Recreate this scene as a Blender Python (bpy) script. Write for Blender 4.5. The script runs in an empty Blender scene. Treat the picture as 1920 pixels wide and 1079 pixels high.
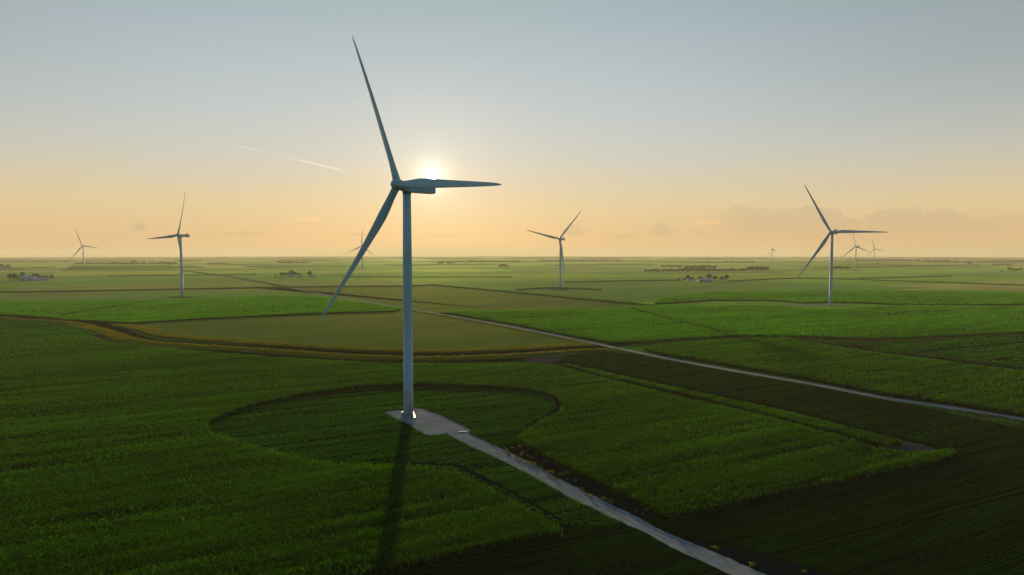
import bpy, bmesh, math, random
import numpy as np
from mathutils import Vector, Matrix

# ---------------------------------------------------------------- camera, sky, sun, exposure
sc = bpy.context.scene
COL = sc.collection
CAM_H = 70.0
F = 1280.0; CX, CY = 960.0, 539.5
PITCH = math.atan((539.5 - 475.3) / F)
cam_d = bpy.data.cameras.new('camera')
cam = bpy.data.objects.new('camera', cam_d); COL.objects.link(cam)
cam_d.sensor_width = 36.0; cam_d.lens = 36.0 * F / 1920.0
cam_d.clip_start = 1.0; cam_d.clip_end = 90000.0
cam.location = (0, 0, CAM_H); cam.rotation_euler = (math.pi / 2 - PITCH, 0, 0)
sc.camera = cam
sc.view_settings.view_transform = 'Standard'; sc.view_settings.look = 'None'
sc.view_settings.exposure = 0.35; sc.view_settings.gamma = 1.0
try:
    sc.cycles.use_denoising = True
    sc.cycles.max_bounces = 5; sc.cycles.diffuse_bounces = 2; sc.cycles.glossy_bounces = 2
    sc.cycles.transmission_bounces = 3; sc.cycles.volume_bounces = 0
except Exception:
    pass

SUN_EL = math.radians(6.28)
SUN_AZ = math.radians(-6.65)          # measured from +Y towards +X
SUN_DIR = Vector((math.sin(SUN_AZ) * math.cos(SUN_EL), math.cos(SUN_AZ) * math.cos(SUN_EL), math.sin(SUN_EL)))


def srgb(r, g, b):
    def c(v):
        v /= 255.0
        return v / 12.92 if v <= 0.04045 else ((v + 0.055) / 1.055) ** 2.4
    return (c(r), c(g), c(b), 1.0)


def canopy_shader(t, c, out, k, normal=None):
    """a closed crop canopy: diffuse from above, with the broad forward scatter of glossy leaves at flat angles"""
    d = t.node('ShaderNodeBsdfDiffuse'); t.put(d.inputs['Color'], c)
    if normal is not None:
        t.l.new(normal, d.inputs['Normal'])
    last = d.outputs[0]
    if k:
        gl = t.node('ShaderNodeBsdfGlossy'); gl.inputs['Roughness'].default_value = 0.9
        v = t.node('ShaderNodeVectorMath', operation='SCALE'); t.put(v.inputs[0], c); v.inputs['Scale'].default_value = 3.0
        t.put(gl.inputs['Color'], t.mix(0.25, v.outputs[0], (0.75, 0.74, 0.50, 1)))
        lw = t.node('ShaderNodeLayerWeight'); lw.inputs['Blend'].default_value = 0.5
        mx = t.node('ShaderNodeMixShader'); t.put(mx.inputs[0], t.m('MULTIPLY', t.m('POWER', lw.outputs['Facing'], 14.0), k))  # view-angle gloss added to lift the brightness of distant fields
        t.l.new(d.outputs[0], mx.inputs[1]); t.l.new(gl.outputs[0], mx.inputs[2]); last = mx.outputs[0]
    t.l.new(last, out.inputs[0])


class NT:
    """tiny helper round a node tree"""
    def __init__(s, tree):
        s.t = tree; s.n = tree.nodes; s.l = tree.links; s.n.clear()

    def node(s, kind, **kw):
        n = s.n.new(kind)
        for k, v in kw.items():
            setattr(n, k, v)
        return n

    def put(s, sock, v):
        if v is None:
            return
        if hasattr(v, 'is_linked'):
            s.l.new(v, sock)
        else:
            sock.default_value = v

    def m(s, op, a, b=None, c=None, clamp=False):
        n = s.node('ShaderNodeMath', operation=op); n.use_clamp = clamp
        s.put(n.inputs[0], a); s.put(n.inputs[1], b)
        if c is not None:
            s.put(n.inputs[2], c)
        return n.outputs[0]

    def vm(s, op, a, b=None, out=0):
        n = s.node('ShaderNodeVectorMath', operation=op)
        s.put(n.inputs[0], a)
        if b is not None:
            s.put(n.inputs[1], b)
        return n.outputs['Value'] if out == 'v' else n.outputs[0]

    def mix(s, f, a, b, blend='MIX'):
        n = s.node('ShaderNodeMix', data_type='RGBA', blend_type=blend)
        s.put(n.inputs[0], f); s.put(n.inputs[6], a); s.put(n.inputs[7], b)
        return n.outputs[2]

    def noise(s, vec, scale, detail=3.0, rough=0.5, dist=0.0):
        n = s.node('ShaderNodeTexNoise')
        s.put(n.inputs['Vector'], vec); n.inputs['Scale'].default_value = scale
        n.inputs['Detail'].default_value = detail; n.inputs['Roughness'].default_value = rough
        n.inputs['Distortion'].default_value = dist
        return n.outputs['Fac']

    def ramp(s, f, stops, interp='LINEAR'):
        n = s.node('ShaderNodeValToRGB'); cr = n.color_ramp; cr.interpolation = interp
        while len(cr.elements) > 1:
            cr.elements.remove(cr.elements[-1])
        cr.elements[0].position = stops[0][0]; cr.elements[0].color = stops[0][1]
        for p, c in stops[1:]:
            e = cr.elements.new(p); e.color = c
        s.put(n.inputs[0], f)
        return n.outputs[0]

    def sstep(s, v, lo, hi):
        n = s.node('ShaderNodeMapRange', interpolation_type='SMOOTHSTEP')
        s.put(n.inputs[0], v); s.put(n.inputs[1], lo); s.put(n.inputs[2], hi)
        return n.outputs[0]

    def mapping(s, vec, scale=(1, 1, 1), rot=(0, 0, 0)):
        n = s.node('ShaderNodeMapping')
        s.put(n.inputs[0], vec); n.inputs['Rotation'].default_value = rot; n.inputs['Scale'].default_value = scale
        return n.outputs[0]


world = bpy.data.worlds.new('World'); sc.world = world; world.use_nodes = True
w = NT(world.node_tree)
tc = w.node('ShaderNodeTexCoord').outputs['Generated']
sep = w.node('ShaderNodeSeparateXYZ'); w.l.new(tc, sep.inputs[0])
el = w.m('MULTIPLY', w.m('ARCSINE', sep.outputs[2]), 180 / math.pi)
az = w.m('MULTIPLY', w.m('ARCTAN2', sep.outputs[0], sep.outputs[1]), 180 / math.pi)
cosang = w.vm('DOT_PRODUCT', tc, tuple(SUN_DIR), out='v')
ang = w.m('MULTIPLY', w.m('ARCCOSINE', w.m('MINIMUM', cosang, 1.0)), 180 / math.pi)
K = 10.0                                   # ramp colours are radiance; background strength is 0.1
g = w.ramp(w.m('DIVIDE', w.m('MAXIMUM', el, 0.0), 90.0), [
    (0.0, srgb(224, 184, 136)), (1.6 / 90, srgb(226, 190, 140)), (3.6 / 90, srgb(226, 200, 154)),
    (5.6 / 90, srgb(216, 203, 174)), (8.0 / 90, srgb(204, 203, 192)), (11.0 / 90, srgb(193, 200, 200)), (15.0 / 90, srgb(180, 192, 198)),
    (20.5 / 90, srgb(161, 180, 186)), (30.0 / 90, srgb(118, 142, 162)), (45.0 / 90, srgb(80, 106, 134)), (1.0, srgb(58, 84, 116))])
# away from the sun the sky is dimmer and bluer
away = w.m('MULTIPLY', w.sstep(ang, 14.0, 48.0), w.sstep(el, 2.0, 14.0))
right = w.mix(away, (1, 1, 1, 1), (0.74, 0.75, 0.74, 1), 'MIX')
g = w.mix(1.0, g, right, 'MULTIPLY')
back = w.sstep(ang, 45.0, 110.0)
g = w.mix(w.m('MULTIPLY', back, 0.92), g, (0.020, 0.122, 0.205, 1))
# aureole round the sun


def expo(sig, amp):
    return w.m('MULTIPLY', w.m('EXPONENT', w.m('DIVIDE', ang, -sig)), amp)


def addc(base, fac, col):
    v = w.node('ShaderNodeVectorMath', operation='SCALE'); v.inputs[0].default_value = col[:3]
    w.put(v.inputs['Scale'], fac)
    return w.vm('ADD', base, v.outputs[0])


g = addc(g, expo(9.0, 0.07), (1.0, 0.78, 0.45))
g = addc(g, expo(2.4, 0.26), (1.0, 0.90, 0.78))
g = addc(g, expo(0.55, 1.9), (1.0, 0.90, 0.66))


def azel(u, v):
    x = (u - CX) / F; z = -(v - CY) / F
    y = math.cos(PITCH) + z * math.sin(PITCH); zz = -math.sin(PITCH) + z * math.cos(PITCH)
    return math.degrees(math.atan2(x, y)), math.degrees(math.atan2(zz, math.hypot(x, y)))


# cumulus far off above the horizon, seen against the light
cvec = w.node('ShaderNodeCombineXYZ'); w.l.new(az, cvec.inputs[0]); w.l.new(el, cvec.inputs[1])
cn = w.noise(cvec.outputs[0], 1.1, 6.0, 0.62)
cn2 = w.noise(cvec.outputs[0], 0.22, 3.0, 0.5)
cfine = w.noise(cvec.outputs[0], 3.4, 6.0, 0.65)


def puff(g, u, v, wu, hv, dark, edge=0.55, rim=0.0):
    a0, e0 = azel(u, v); k = 180 / math.pi / F
    dx = w.m('DIVIDE', w.m('SUBTRACT', az, a0), wu * k); dy = w.m('DIVIDE', w.m('SUBTRACT', el, e0), hv * k)
    r = w.m('SQRT', w.m('ADD', w.m('MULTIPLY', dx, dx), w.m('MULTIPLY', dy, dy)))
    r = w.m('ADD', r, w.m('MULTIPLY', w.m('SUBTRACT', cn, 0.5), 2.4))
    r = w.m('ADD', r, w.m('MULTIPLY', w.m('SUBTRACT', cfine, 0.5), 2.6))
    r = w.m('ADD', r, w.m('MULTIPLY', w.sstep(dy, -0.3, -0.9), 1.2))
    msk = w.m('SUBTRACT', 1.0, w.sstep(r, 1.0 - edge, 1.0 + edge * 0.4))
    return w.mix(w.m('MULTIPLY', msk, 1.0), g, w.mix(1.0, g, dark, 'MULTIPLY'))


DK = (0.85, 0.88, 0.95, 1); DKS = (0.90, 0.92, 0.97, 1); BR = (1.12, 1.08, 0.97, 1)
for a in ((262, 427, 13, 9, DK, .6), (1078, 436, 22, 14, DK, .5), (1242, 434, 24, 17, DK, .5), (1162, 445, 34, 5, DK, .5),
          (1310, 437, 16, 6, DKS, .5), (575, 412, 26, 5, BR, .5), (450, 441, 60, 5, DKS, .6), (835, 443, 50, 5, DKS, .7),
          (670, 441, 34, 4, DKS, .7), (1330, 417, 28, 6, BR, .6), (800, 383, 45, 3, BR, .7)):
    g = puff(g, *a)
# the long cloud bank on the right: ragged top from about 3.5 down to 2 degrees
topn = w.m('ADD', w.m('MULTIPLY', w.m('SUBTRACT', cn2, 0.5), 3.4), w.m('ADD', w.m('MULTIPLY', w.m('SUBTRACT', cn, 0.5), 1.5), w.m('MULTIPLY', w.m('SUBTRACT', cfine, 0.5), 0.7)))
top = w.m('ADD', w.m('SUBTRACT', 3.35, w.m('MULTIPLY', w.m('SUBTRACT', az, 22.0), 0.05)), topn)
inside = w.m('MULTIPLY', w.m('MULTIPLY', w.sstep(az, 15.0, 19.0), w.m('SUBTRACT', 1.0, w.sstep(az, 33.0, 40.0))),
             w.sstep(w.m('SUBTRACT', top, el), 0.0, 0.16))
inside = w.m('MULTIPLY', w.m('MULTIPLY', inside, w.sstep(el, 0.2, 2.6)), w.m('ADD', 0.55, w.m('MULTIPLY', cn, 0.8), clamp=True))
g = w.mix(inside, g, w.mix(1.0, g, (0.885, 0.89, 0.95, 1), 'MULTIPLY'))
rim = w.m('MULTIPLY', w.m('MULTIPLY', w.sstep(w.m('SUBTRACT', top, el), -0.05, 0.03), w.m('SUBTRACT', 1.0, w.sstep(w.m('SUBTRACT', top, el), 0.03, 0.22))),
          w.m('MULTIPLY', w.sstep(az, 15.0, 18.0), w.m('SUBTRACT', 1.0, w.sstep(az, 24.0, 31.0))))
g = w.mix(w.m('MULTIPLY', rim, w.sstep(cfine, 0.42, 0.62)), g, w.mix(1.0, g, (1.20, 1.15, 1.02, 1), 'MULTIPLY'))


# the condensation trail
def trail(g, p0, p1, wid, gain):
    a0, e0 = azel(*p0); a1, e1 = azel(*p1); k = 180 / math.pi / F
    L = math.hypot(a1 - a0, e1 - e0); tx, ty = (a1 - a0) / L, (e1 - e0) / L
    dx = w.m('SUBTRACT', az, a0); dy = w.m('SUBTRACT', el, e0)
    t = w.m('DIVIDE', w.m('ADD', w.m('MULTIPLY', dx, tx), w.m('MULTIPLY', dy, ty)), L)
    n = w.m('ABSOLUTE', w.m('ADD', w.m('SUBTRACT', w.m('MULTIPLY', dx, ty), w.m('MULTIPLY', dy, tx)),
                            w.m('MULTIPLY', w.m('SUBTRACT', cn, 0.5), 0.10)))
    msk = w.m('SUBTRACT', 1.0, w.sstep(n, 0.0, wid * k))
    msk = w.m('MULTIPLY', msk, w.m('MULTIPLY', w.sstep(t, 0.0, 0.45), w.m('SUBTRACT', 1.0, w.sstep(t, 0.93, 1.0))))
    return w.mix(w.m('MULTIPLY', msk, gain), g, (0.95, 0.87, 0.76, 1))


g = trail(g, (515, 290), (648, 321), 2.6, 0.6)
g = trail(g, (420, 268), (492, 284), 2.4, 0.30)
# the disc itself
disc = w.m('SUBTRACT', 1.0, w.sstep(ang, 0.27, 0.38))
g = addc(g, w.m('MULTIPLY', disc, 30.0), (1.0, 0.92, 0.7))
gk = w.node('ShaderNodeVectorMath', operation='SCALE'); w.l.new(g, gk.inputs[0]); gk.inputs['Scale'].default_value = K
sky = w.node('ShaderNodeTexSky'); sky.sky_type = 'NISHITA'; sky.sun_disc = False
sky.sun_elevation = SUN_EL; sky.sun_rotation = SUN_AZ; sky.air_density = 1.0; sky.dust_density = 1.0
final = w.mix(0.03, gk.outputs[0], sky.outputs[0])
bg = w.node('ShaderNodeBackground'); w.l.new(final, bg.inputs[0]); bg.inputs[1].default_value = 0.0785
wo = w.node('ShaderNodeOutputWorld'); w.l.new(bg.outputs[0], wo.inputs[0])

sun_d = bpy.data.lights.new('sun', 'SUN'); sun_d.energy = 5.0; sun_d.angle = math.radians(0.6)
sun_d.color = (1.0, 0.78, 0.46)
sun = bpy.data.objects.new('sun', sun_d); COL.objects.link(sun)
sun.rotation_euler = SUN_DIR.to_track_quat('Z', 'Y').to_euler(); sun.location = (0, 0, 200)

# ---------------------------------------------------------------- geometry helpers
D0, RC = 3000.0, 5.5e6


def gz(x, y):
    d = math.hypot(x, y)
    return 0.0 if d < D0 else -(d - D0) ** 2 / (2 * RC)


def at(u, v, z=0.0):
    """the point of the ground (at height z) seen at u, v of the 1920 wide photograph"""
    x = (u - CX) / F; zz = -(v - CY) / F
    r = Vector((x, math.cos(PITCH) + zz * math.sin(PITCH), -math.sin(PITCH) + zz * math.cos(PITCH)))
    t = (z - CAM_H) / r.z
    for _ in range(12):
        t = (z + gz(r.x * t, r.y * t) - CAM_H) / r.z
    return Vector((r.x * t, r.y * t, z + gz(r.x * t, r.y * t)))


def tag(o, label=None, cat=None, group=None, kind=None):
    if label: o['label'] = label
    if cat: o['category'] = cat
    if group: o['group'] = group
    if kind: o['kind'] = kind
    return o


def link(name, me, mat=None, parent=None):
    o = bpy.data.objects.new(name, me); COL.objects.link(o)
    if mat is not None:
        me.materials.clear(); me.materials.append(mat)
    if parent: o.parent = parent
    return o


def empty(name, loc):
    o = bpy.data.objects.new(name, None); COL.objects.link(o); o.location = loc; o.empty_display_size = 1
    return o


def from_bm(name, bm, mat, parent=None, smooth=False):
    me = bpy.data.meshes.new(name); bmesh.ops.recalc_face_normals(bm, faces=bm.faces); bm.to_mesh(me); bm.free()
    if smooth:
        me.shade_smooth()
    return link(name, me, mat, parent)


def np_mesh(name, V, T, mats=None, midx=None):
    """V (n,3), T (m,3) triangles"""
    me = bpy.data.meshes.new(name)
    V = np.ascontiguousarray(V, dtype=np.float32); T = np.ascontiguousarray(T, dtype=np.int32)
    me.vertices.add(len(V)); me.vertices.foreach_set('co', V.ravel())
    me.loops.add(T.size); me.loops.foreach_set('vertex_index', T.ravel())
    me.polygons.add(len(T)); me.polygons.foreach_set('loop_start', np.arange(0, T.size, 3, dtype=np.int32))
    if mats:
        for m in mats: me.materials.append(m)
    if midx is not None:
        me.polygons.foreach_set('material_index', np.ascontiguousarray(midx, dtype=np.int32))
    me.update(calc_edges=True)
    return me


def box(bm, x0, x1, y0, y1, z0, z1, M=None):
    vs = [bm.verts.new((x, y, z)) for x in (x0, x1) for y in (y0, y1) for z in (z0, z1)]
    for f in ((0, 1, 3, 2), (4, 6, 7, 5), (0, 4, 5, 1), (2, 3, 7, 6), (0, 2, 6, 4), (1, 5, 7, 3)):
        bm.faces.new([vs[i] for i in f])
    if M is not None:
        bmesh.ops.transform(bm, matrix=M, verts=vs)
    return vs


def rings(bm, rs, cap=True):
    """rs: list of lists of points, same count, joined as a skin"""
    V = [[bm.verts.new(p) for p in r] for r in rs]
    n = len(V[0])
    for a, b in zip(V, V[1:]):
        for i in range(n):
            bm.faces.new((a[i], a[(i + 1) % n], b[(i + 1) % n], b[i]))
    if cap:
        bm.faces.new(V[0]); bm.faces.new(V[-1])
    return V


def lathe(bm, prof, n=32, M=Matrix()):
    """prof: (radius, height) pairs round the Z axis"""
    return rings(bm, [[M @ Vector((r * math.cos(2 * math.pi * i / n), r * math.sin(2 * math.pi * i / n), z)) for i in range(n)] for r, z in prof])


def tube(bm, a, b, r, n=8):
    a, b = Vector(a), Vector(b); M = Matrix.Translation(a) @ (b - a).to_track_quat('Z', 'Y').to_matrix().to_4x4()
    lathe(bm, [(r, 0), (r, (b - a).length)], n, M)


# ---------------------------------------------------------------- materials
ROT = math.radians(31.1)              # the fields follow a grid turned this much to the left of the view


def new_mat(name):
    m = bpy.data.materials.new(name); m.use_nodes = True
    t = NT(m.node_tree); out = t.node('ShaderNodeOutputMaterial')
    return m, t, out


def paint(name, col, rough=0.45, metal=0.0, dirt=0.06, spec=0.5):
    m, t, out = new_mat(name)
    co = t.node('ShaderNodeTexCoord').outputs['Object']
    n = t.noise(t.mapping(co, (1, 1, 0.25)), 0.35, 5, 0.6)
    c = t.mix(n, tuple(x * (1 - dirt * 2) for x in col[:3]) + (1,), tuple(min(1, x * (1 + dirt)) for x in col[:3]) + (1,))
    b = t.node('ShaderNodeBsdfPrincipled'); t.put(b.inputs['Base Color'], c)
    t.put(b.inputs['Roughness'], t.m('ADD', rough - .06, t.m('MULTIPLY', n, .12)))
    b.inputs['Metallic'].default_value = metal; b.inputs['Specular IOR Level'].default_value = spec
    t.l.new(b.outputs[0], out.inputs[0])
    return m


def leaf_mat(name, dark, light, trans=0.5, patch=0.012, rough=0.5, amount=0.35):
    """leaves: colour differs leaf by leaf and in broad patches over the field; light passes through"""
    m, t, out = new_mat(name)
    geo = t.node('ShaderNodeNewGeometry')
    pos = geo.outputs['Position']
    rp = t.mapping(pos, (1, 1, 1), (0, 0, -ROT))
    big = t.noise(t.mapping(rp, (0.35, 1, 1)), patch, 5, 0.6)
    fine = t.noise(t.mapping(rp, (0.06, 1, 1)), 0.22, 3, 0.6)
    f = t.m('ADD', t.m('MULTIPLY', geo.outputs['Random Per Island'], amount), t.m('MULTIPLY', big, 0.75))
    f = t.m('ADD', f, t.m('MULTIPLY', t.m('SUBTRACT', fine, 0.5), 1.3))
    c = t.ramp(f, [(0.15, dark), (0.95, light)])
    d = t.node('ShaderNodeBsdfDiffuse'); t.put(d.inputs['Color'], c)
    tr = t.node('ShaderNodeBsdfTranslucent')
    t.put(tr.inputs[0], t.mix(1.0, c, (1.25, 1.35, 0.45, 1), 'MULTIPLY'))
    mx = t.node('ShaderNodeMixShader'); mx.inputs[0].default_value = trans
    t.l.new(d.outputs[0], mx.inputs[1]); t.l.new(tr.outputs[0], mx.inputs[2]); t.l.new(mx.outputs[0], out.inputs[0])
    return m


def crop_sheet_mat(name, dark, light, patch=0.008, bump=0.6, graze_bright=0.0, stretch=(1, 1, 1)):
    """a closed crop canopy or soil seen from afar"""
    m, t, out = new_mat(name)
    pos = t.node('ShaderNodeNewGeometry').outputs['Position']
    rp = t.mapping(pos, (1, 1, 1), (0, 0, -ROT))
    big = t.noise(t.mapping(rp, (0.3, 1, 1)), patch, 6, 0.62)
    mid = t.noise(t.mapping(rp, (0.05, 1, 1)), 0.12, 4, 0.6)
    fine = t.noise(t.mapping(rp, stretch), 1.3, 3, 0.6)
    f = t.m('ADD', t.m('MULTIPLY', big, 0.6), t.m('ADD', t.m('MULTIPLY', mid, 0.5), t.m('MULTIPLY', t.m('SUBTRACT', fine, .5), 0.4)))
    c = t.ramp(f, [(0.30, dark), (0.80, light)])
    nrm = None
    if bump:
        bn = t.node('ShaderNodeBump'); bn.inputs['Strength'].default_value = bump; bn.inputs['Distance'].default_value = 0.4
        t.put(bn.inputs['Height'], t.m('ADD', t.m('MULTIPLY', mid, 1.2), fine)); nrm = bn.outputs[0]
    canopy_shader(t, c, out, graze_bright, nrm)
    return m


M_white = paint('turbine_paint', (0.72, 0.76, 0.78, 1), 0.6, 0, 0.07, 0.25)
M_blade = paint('blade_gelcoat', (0.68, 0.72, 0.75, 1), 0.45, 0, 0.05, 0.35)
M_dark = paint('dark_metal', (0.06, 0.05, 0.05, 1), 0.5, 0.2)
M_seam = paint('seam_sealant', (0.22, 0.24, 0.26, 1), 0.6)
M_galv = paint('galvanised_steel', (0.62, 0.60, 0.56, 1), 0.33, 0.85, 0.1)
M_tread = paint('glint_tinted_aluminium', (0.09, 0.036, 0.009, 1), 0.42, 1.0, 0.05)  # dark orange base puts the low sun's warm glint into the metal colour
M_conc = paint('foundation_concrete', (0.34, 0.33, 0.31, 1), 0.85, 0, 0.15)
M_roof = paint('metal_roof', (0.42, 0.52, 0.60, 1), 0.35, 0.3, 0.12)
M_wall = paint('painted_siding', (0.62, 0.64, 0.62, 1), 0.6, 0, 0.08)
M_glass = paint('dark_opening', (0.03, 0.035, 0.04, 1), 0.3)
M_bark = paint('bark', (0.07, 0.05, 0.035, 1), 0.9, 0, 0.2)

M_corn = leaf_mat('corn_leaf', (0.005, 0.024, 0.000, 1), (0.082, 0.235, 0.000, 1), 0.64)
M_corn_b = leaf_mat('bright_corn_leaf', (0.018, 0.09, 0.001, 1), (0.125, 0.40, 0.002, 1), 0.6)
M_soy = leaf_mat('soybean_leaf', (0.004, 0.026, 0.003, 1), (0.052, 0.215, 0.008, 1), 0.6, 0.03)
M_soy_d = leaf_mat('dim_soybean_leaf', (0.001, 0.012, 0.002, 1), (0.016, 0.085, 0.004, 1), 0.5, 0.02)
M_grass = leaf_mat('dry_grass', (0.045, 0.075, 0.008, 1), (0.22, 0.175, 0.022, 1), 0.5, 0.03)
M_grass_g = leaf_mat('ditch_grass', (0.03, 0.06, 0.010, 1), (0.08, 0.12, 0.016, 1), 0.45, 0.02)
M_weed = leaf_mat('weed_leaf', (0.10, 0.13, 0.010, 1), (0.26, 0.28, 0.02, 1), 0.5, 0.1)
M_tree = leaf_mat('tree_leaf', (0.002, 0.028, 0.030, 1), (0.008, 0.058, 0.052, 1), 0.02, 0.2)
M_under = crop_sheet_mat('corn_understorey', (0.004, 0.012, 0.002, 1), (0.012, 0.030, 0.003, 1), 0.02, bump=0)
M_cornfar = crop_sheet_mat('corn_canopy', (0.045, 0.125, 0.008, 1), (0.120, 0.270, 0.016, 1), bump=0, graze_bright=0.5)
M_olive = crop_sheet_mat('olive_soybeans', (0.042, 0.085, 0.010, 1), (0.175, 0.210, 0.026, 1), graze_bright=0.26)
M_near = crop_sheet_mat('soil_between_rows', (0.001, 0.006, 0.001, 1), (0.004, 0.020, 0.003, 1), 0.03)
M_soil = crop_sheet_mat('bare_soil_and_shade', (0.002, 0.003, 0.006, 1), (0.012, 0.013, 0.018, 1), 0.05)
M_mud = crop_sheet_mat('pale_drying_mud', (0.03, 0.028, 0.034, 1), (0.07, 0.064, 0.07, 1), 0.08)
M_gravel = crop_sheet_mat('crushed_gravel', (0.16, 0.16, 0.162, 1), (0.38, 0.378, 0.375, 1), 0.12, bump=0.3, stretch=(1.2, 0.12, 1))
M_rut = crop_sheet_mat('packed_wheel_rut', (0.13, 0.13, 0.135, 1), (0.30, 0.30, 0.30, 1), 0.1, bump=0.2, stretch=(1.2, 0.12, 1))
M_gravel2 = crop_sheet_mat('pale_road_gravel', (0.26, 0.23, 0.20, 1), (0.46, 0.42, 0.38, 1), 0.05, bump=0.2)
M_ditchw = crop_sheet_mat('ditch_bed', (0.001, 0.010, 0.005, 1), (0.005, 0.022, 0.010, 1), 0.05)

# the plain: a mosaic of fields laid out on the section grid
M_ground, t, out = new_mat('patchwork_plain')
pos = t.node('ShaderNodeNewGeometry').outputs['Position']
rp = t.mapping(pos, (1, 1, 1), (0, 0, -ROT))
sp = t.node('ShaderNodeSeparateXYZ'); t.l.new(rp, sp.inputs[0])
cx = t.m('FLOOR', t.m('DIVIDE', t.m('ADD', sp.outputs[0], 137.0), 790.0))
shift = t.node('ShaderNodeTexWhiteNoise', noise_dimensions='1D'); t.put(shift.inputs['W'], cx)
cy = t.m('FLOOR', t.m('ADD', t.m('DIVIDE', sp.outputs[1], 400.0), shift.outputs['Value']))
cell = t.node('ShaderNodeCombineXYZ'); t.l.new(cx, cell.inputs[0]); t.l.new(cy, cell.inputs[1])
wn = t.node('ShaderNodeTexWhiteNoise', noise_dimensions='2D'); t.l.new(cell.outputs[0], wn.inputs['Vector'])
cc = t.ramp(wn.outputs['Value'], [(0.0, (0.055, 0.150, 0.010, 1)), (0.22, (0.120, 0.200, 0.012, 1)), (0.40, (0.060, 0.150, 0.016, 1)),
                                  (0.55, (0.150, 0.215, 0.020, 1)), (0.68, (0.090, 0.210, 0.012, 1)), (0.82, (0.110, 0.150, 0.030, 1)),
                                  (0.93, (0.19, 0.20, 0.045, 1))], 'CONSTANT')
big = t.noise(t.mapping(rp, (0.3, 1, 1)), 0.006, 6, 0.62)
mid = t.noise(t.mapping(rp, (0.08, 1, 1)), 0.09, 4, 0.6)
v = t.m('ADD', -0.25, t.m('ADD', t.m('MULTIPLY', big, 1.3), t.m('MULTIPLY', mid, 1.1)))
sc_ = t.node('ShaderNodeVectorMath', operation='SCALE'); t.l.new(cc, sc_.inputs[0]); t.l.new(v, sc_.inputs['Scale'])
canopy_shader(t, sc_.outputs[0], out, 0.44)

# ---------------------------------------------------------------- ground sheet, out to the horizon
radii = [0] + list(np.geomspace(60, 3000, 12)) + list(np.linspace(3500, 34000, 62))
NA = 180
V = [(0, 0, 0)]; T = []
for r in radii[1:]:
    for i in range(NA):
        a = 2 * math.pi * i / NA; V.append((r * math.cos(a), r * math.sin(a), gz(r, 0)))
for i in range(NA):
    T.append((0, 1 + i, 1 + (i + 1) % NA))
for k in range(len(radii) - 2):
    o1 = 1 + k * NA; o2 = o1 + NA
    for i in range(NA):
        j = (i + 1) % NA
        T += [(o1 + i, o2 + i, o2 + j), (o1 + i, o2 + j, o1 + j)]
tag(link('ground', np_mesh('ground', V, T, [M_ground])), kind='structure')

# ---------------------------------------------------------------- field helpers
rng = np.random.default_rng(11)
E1 = np.array([-math.sin(ROT), math.cos(ROT)]); E2 = np.array([math.cos(ROT), math.sin(ROT)])
ROWDIR = math.radians(26.0); R1 = np.array([math.cos(ROWDIR), math.sin(ROWDIR)]); R2 = np.array([-R1[1], R1[0]])


def poly(px, z=0.0):
    return [at(u, v, z) for u, v in px]


def inside_poly(P, pg):
    x, y = P[:, 0], P[:, 1]; c = np.zeros(len(P), bool)
    n = len(pg)
    for i in range(n):
        x1, y1 = pg[i][0], pg[i][1]; x2, y2 = pg[(i + 1) % n][0], pg[(i + 1) % n][1]
        if y1 == y2: continue
        k = ((y1 > y) != (y2 > y)) & (x < (x2 - x1) * (y - y1) / (y2 - y1) + x1)
        c ^= k
    return c


def sheet(name, pg, z, mat, thick=0.0):
    """a flat sheet, or a slab with sides if thick is given"""
    bm = bmesh.new()
    tops = [bm.verts.new((p[0], p[1], z + gz(p[0], p[1]))) for p in pg]
    bm.faces.new(tops)
    if thick:
        bots = [bm.verts.new((p[0], p[1], z - thick + gz(p[0], p[1]))) for p in pg]
        n = len(pg)
        for i in range(n):
            bm.faces.new((tops[i], bots[i], bots[(i + 1) % n], tops[(i + 1) % n]))
    bmesh.ops.triangulate(bm, faces=bm.faces[:])
    for f in bm.faces:
        f.normal_update()
    me = bpy.data.meshes.new(name); bmesh.ops.recalc_face_normals(bm, faces=bm.faces)
    if not thick:
        for f in bm.faces:
            if f.normal.z < 0: f.normal_flip()
    bm.to_mesh(me); bm.free()
    return link(name, me, mat)


def strip(pts, wl, wr=None):
    """outline round a centre line given by world points; wl, wr widths left and right"""
    wr = wl if wr is None else wr
    P = [Vector((p[0], p[1], 0)) for p in pts]; L, R = [], []
    for i, p in enumerate(P):
        d = (P[min(i + 1, len(P) - 1)] - P[max(i - 1, 0)]).normalized(); n = Vector((-d.y, d.x, 0))
        a = wl[i] if isinstance(wl, (list, tuple)) else wl; b_ = wr[i] if isinstance(wr, (list, tuple)) else wr
        L.append(p + n * a); R.append(p - n * b_)
    return L + R[::-1]


def smooth_line(pts, step):
    """Catmull-Rom through points, sampled about every step metres"""
    P = [np.array(p[:2], float) for p in pts]; P = [2 * P[0] - P[1]] + P + [2 * P[-1] - P[-2]]
    out = []
    for i in range(1, len(P) - 2):
        n = max(1, int(np.linalg.norm(P[i + 1] - P[i]) / step))
        for k in range(n):
            t = k / n
            out.append(0.5 * ((2 * P[i]) + (-P[i - 1] + P[i + 1]) * t + (2 * P[i - 1] - 5 * P[i] + 4 * P[i + 1] - P[i + 2]) * t * t
                              + (-P[i - 1] + 3 * P[i] - 3 * P[i + 1] + P[i + 2]) * t ** 3))
    out.append(P[-2])
    return out


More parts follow.
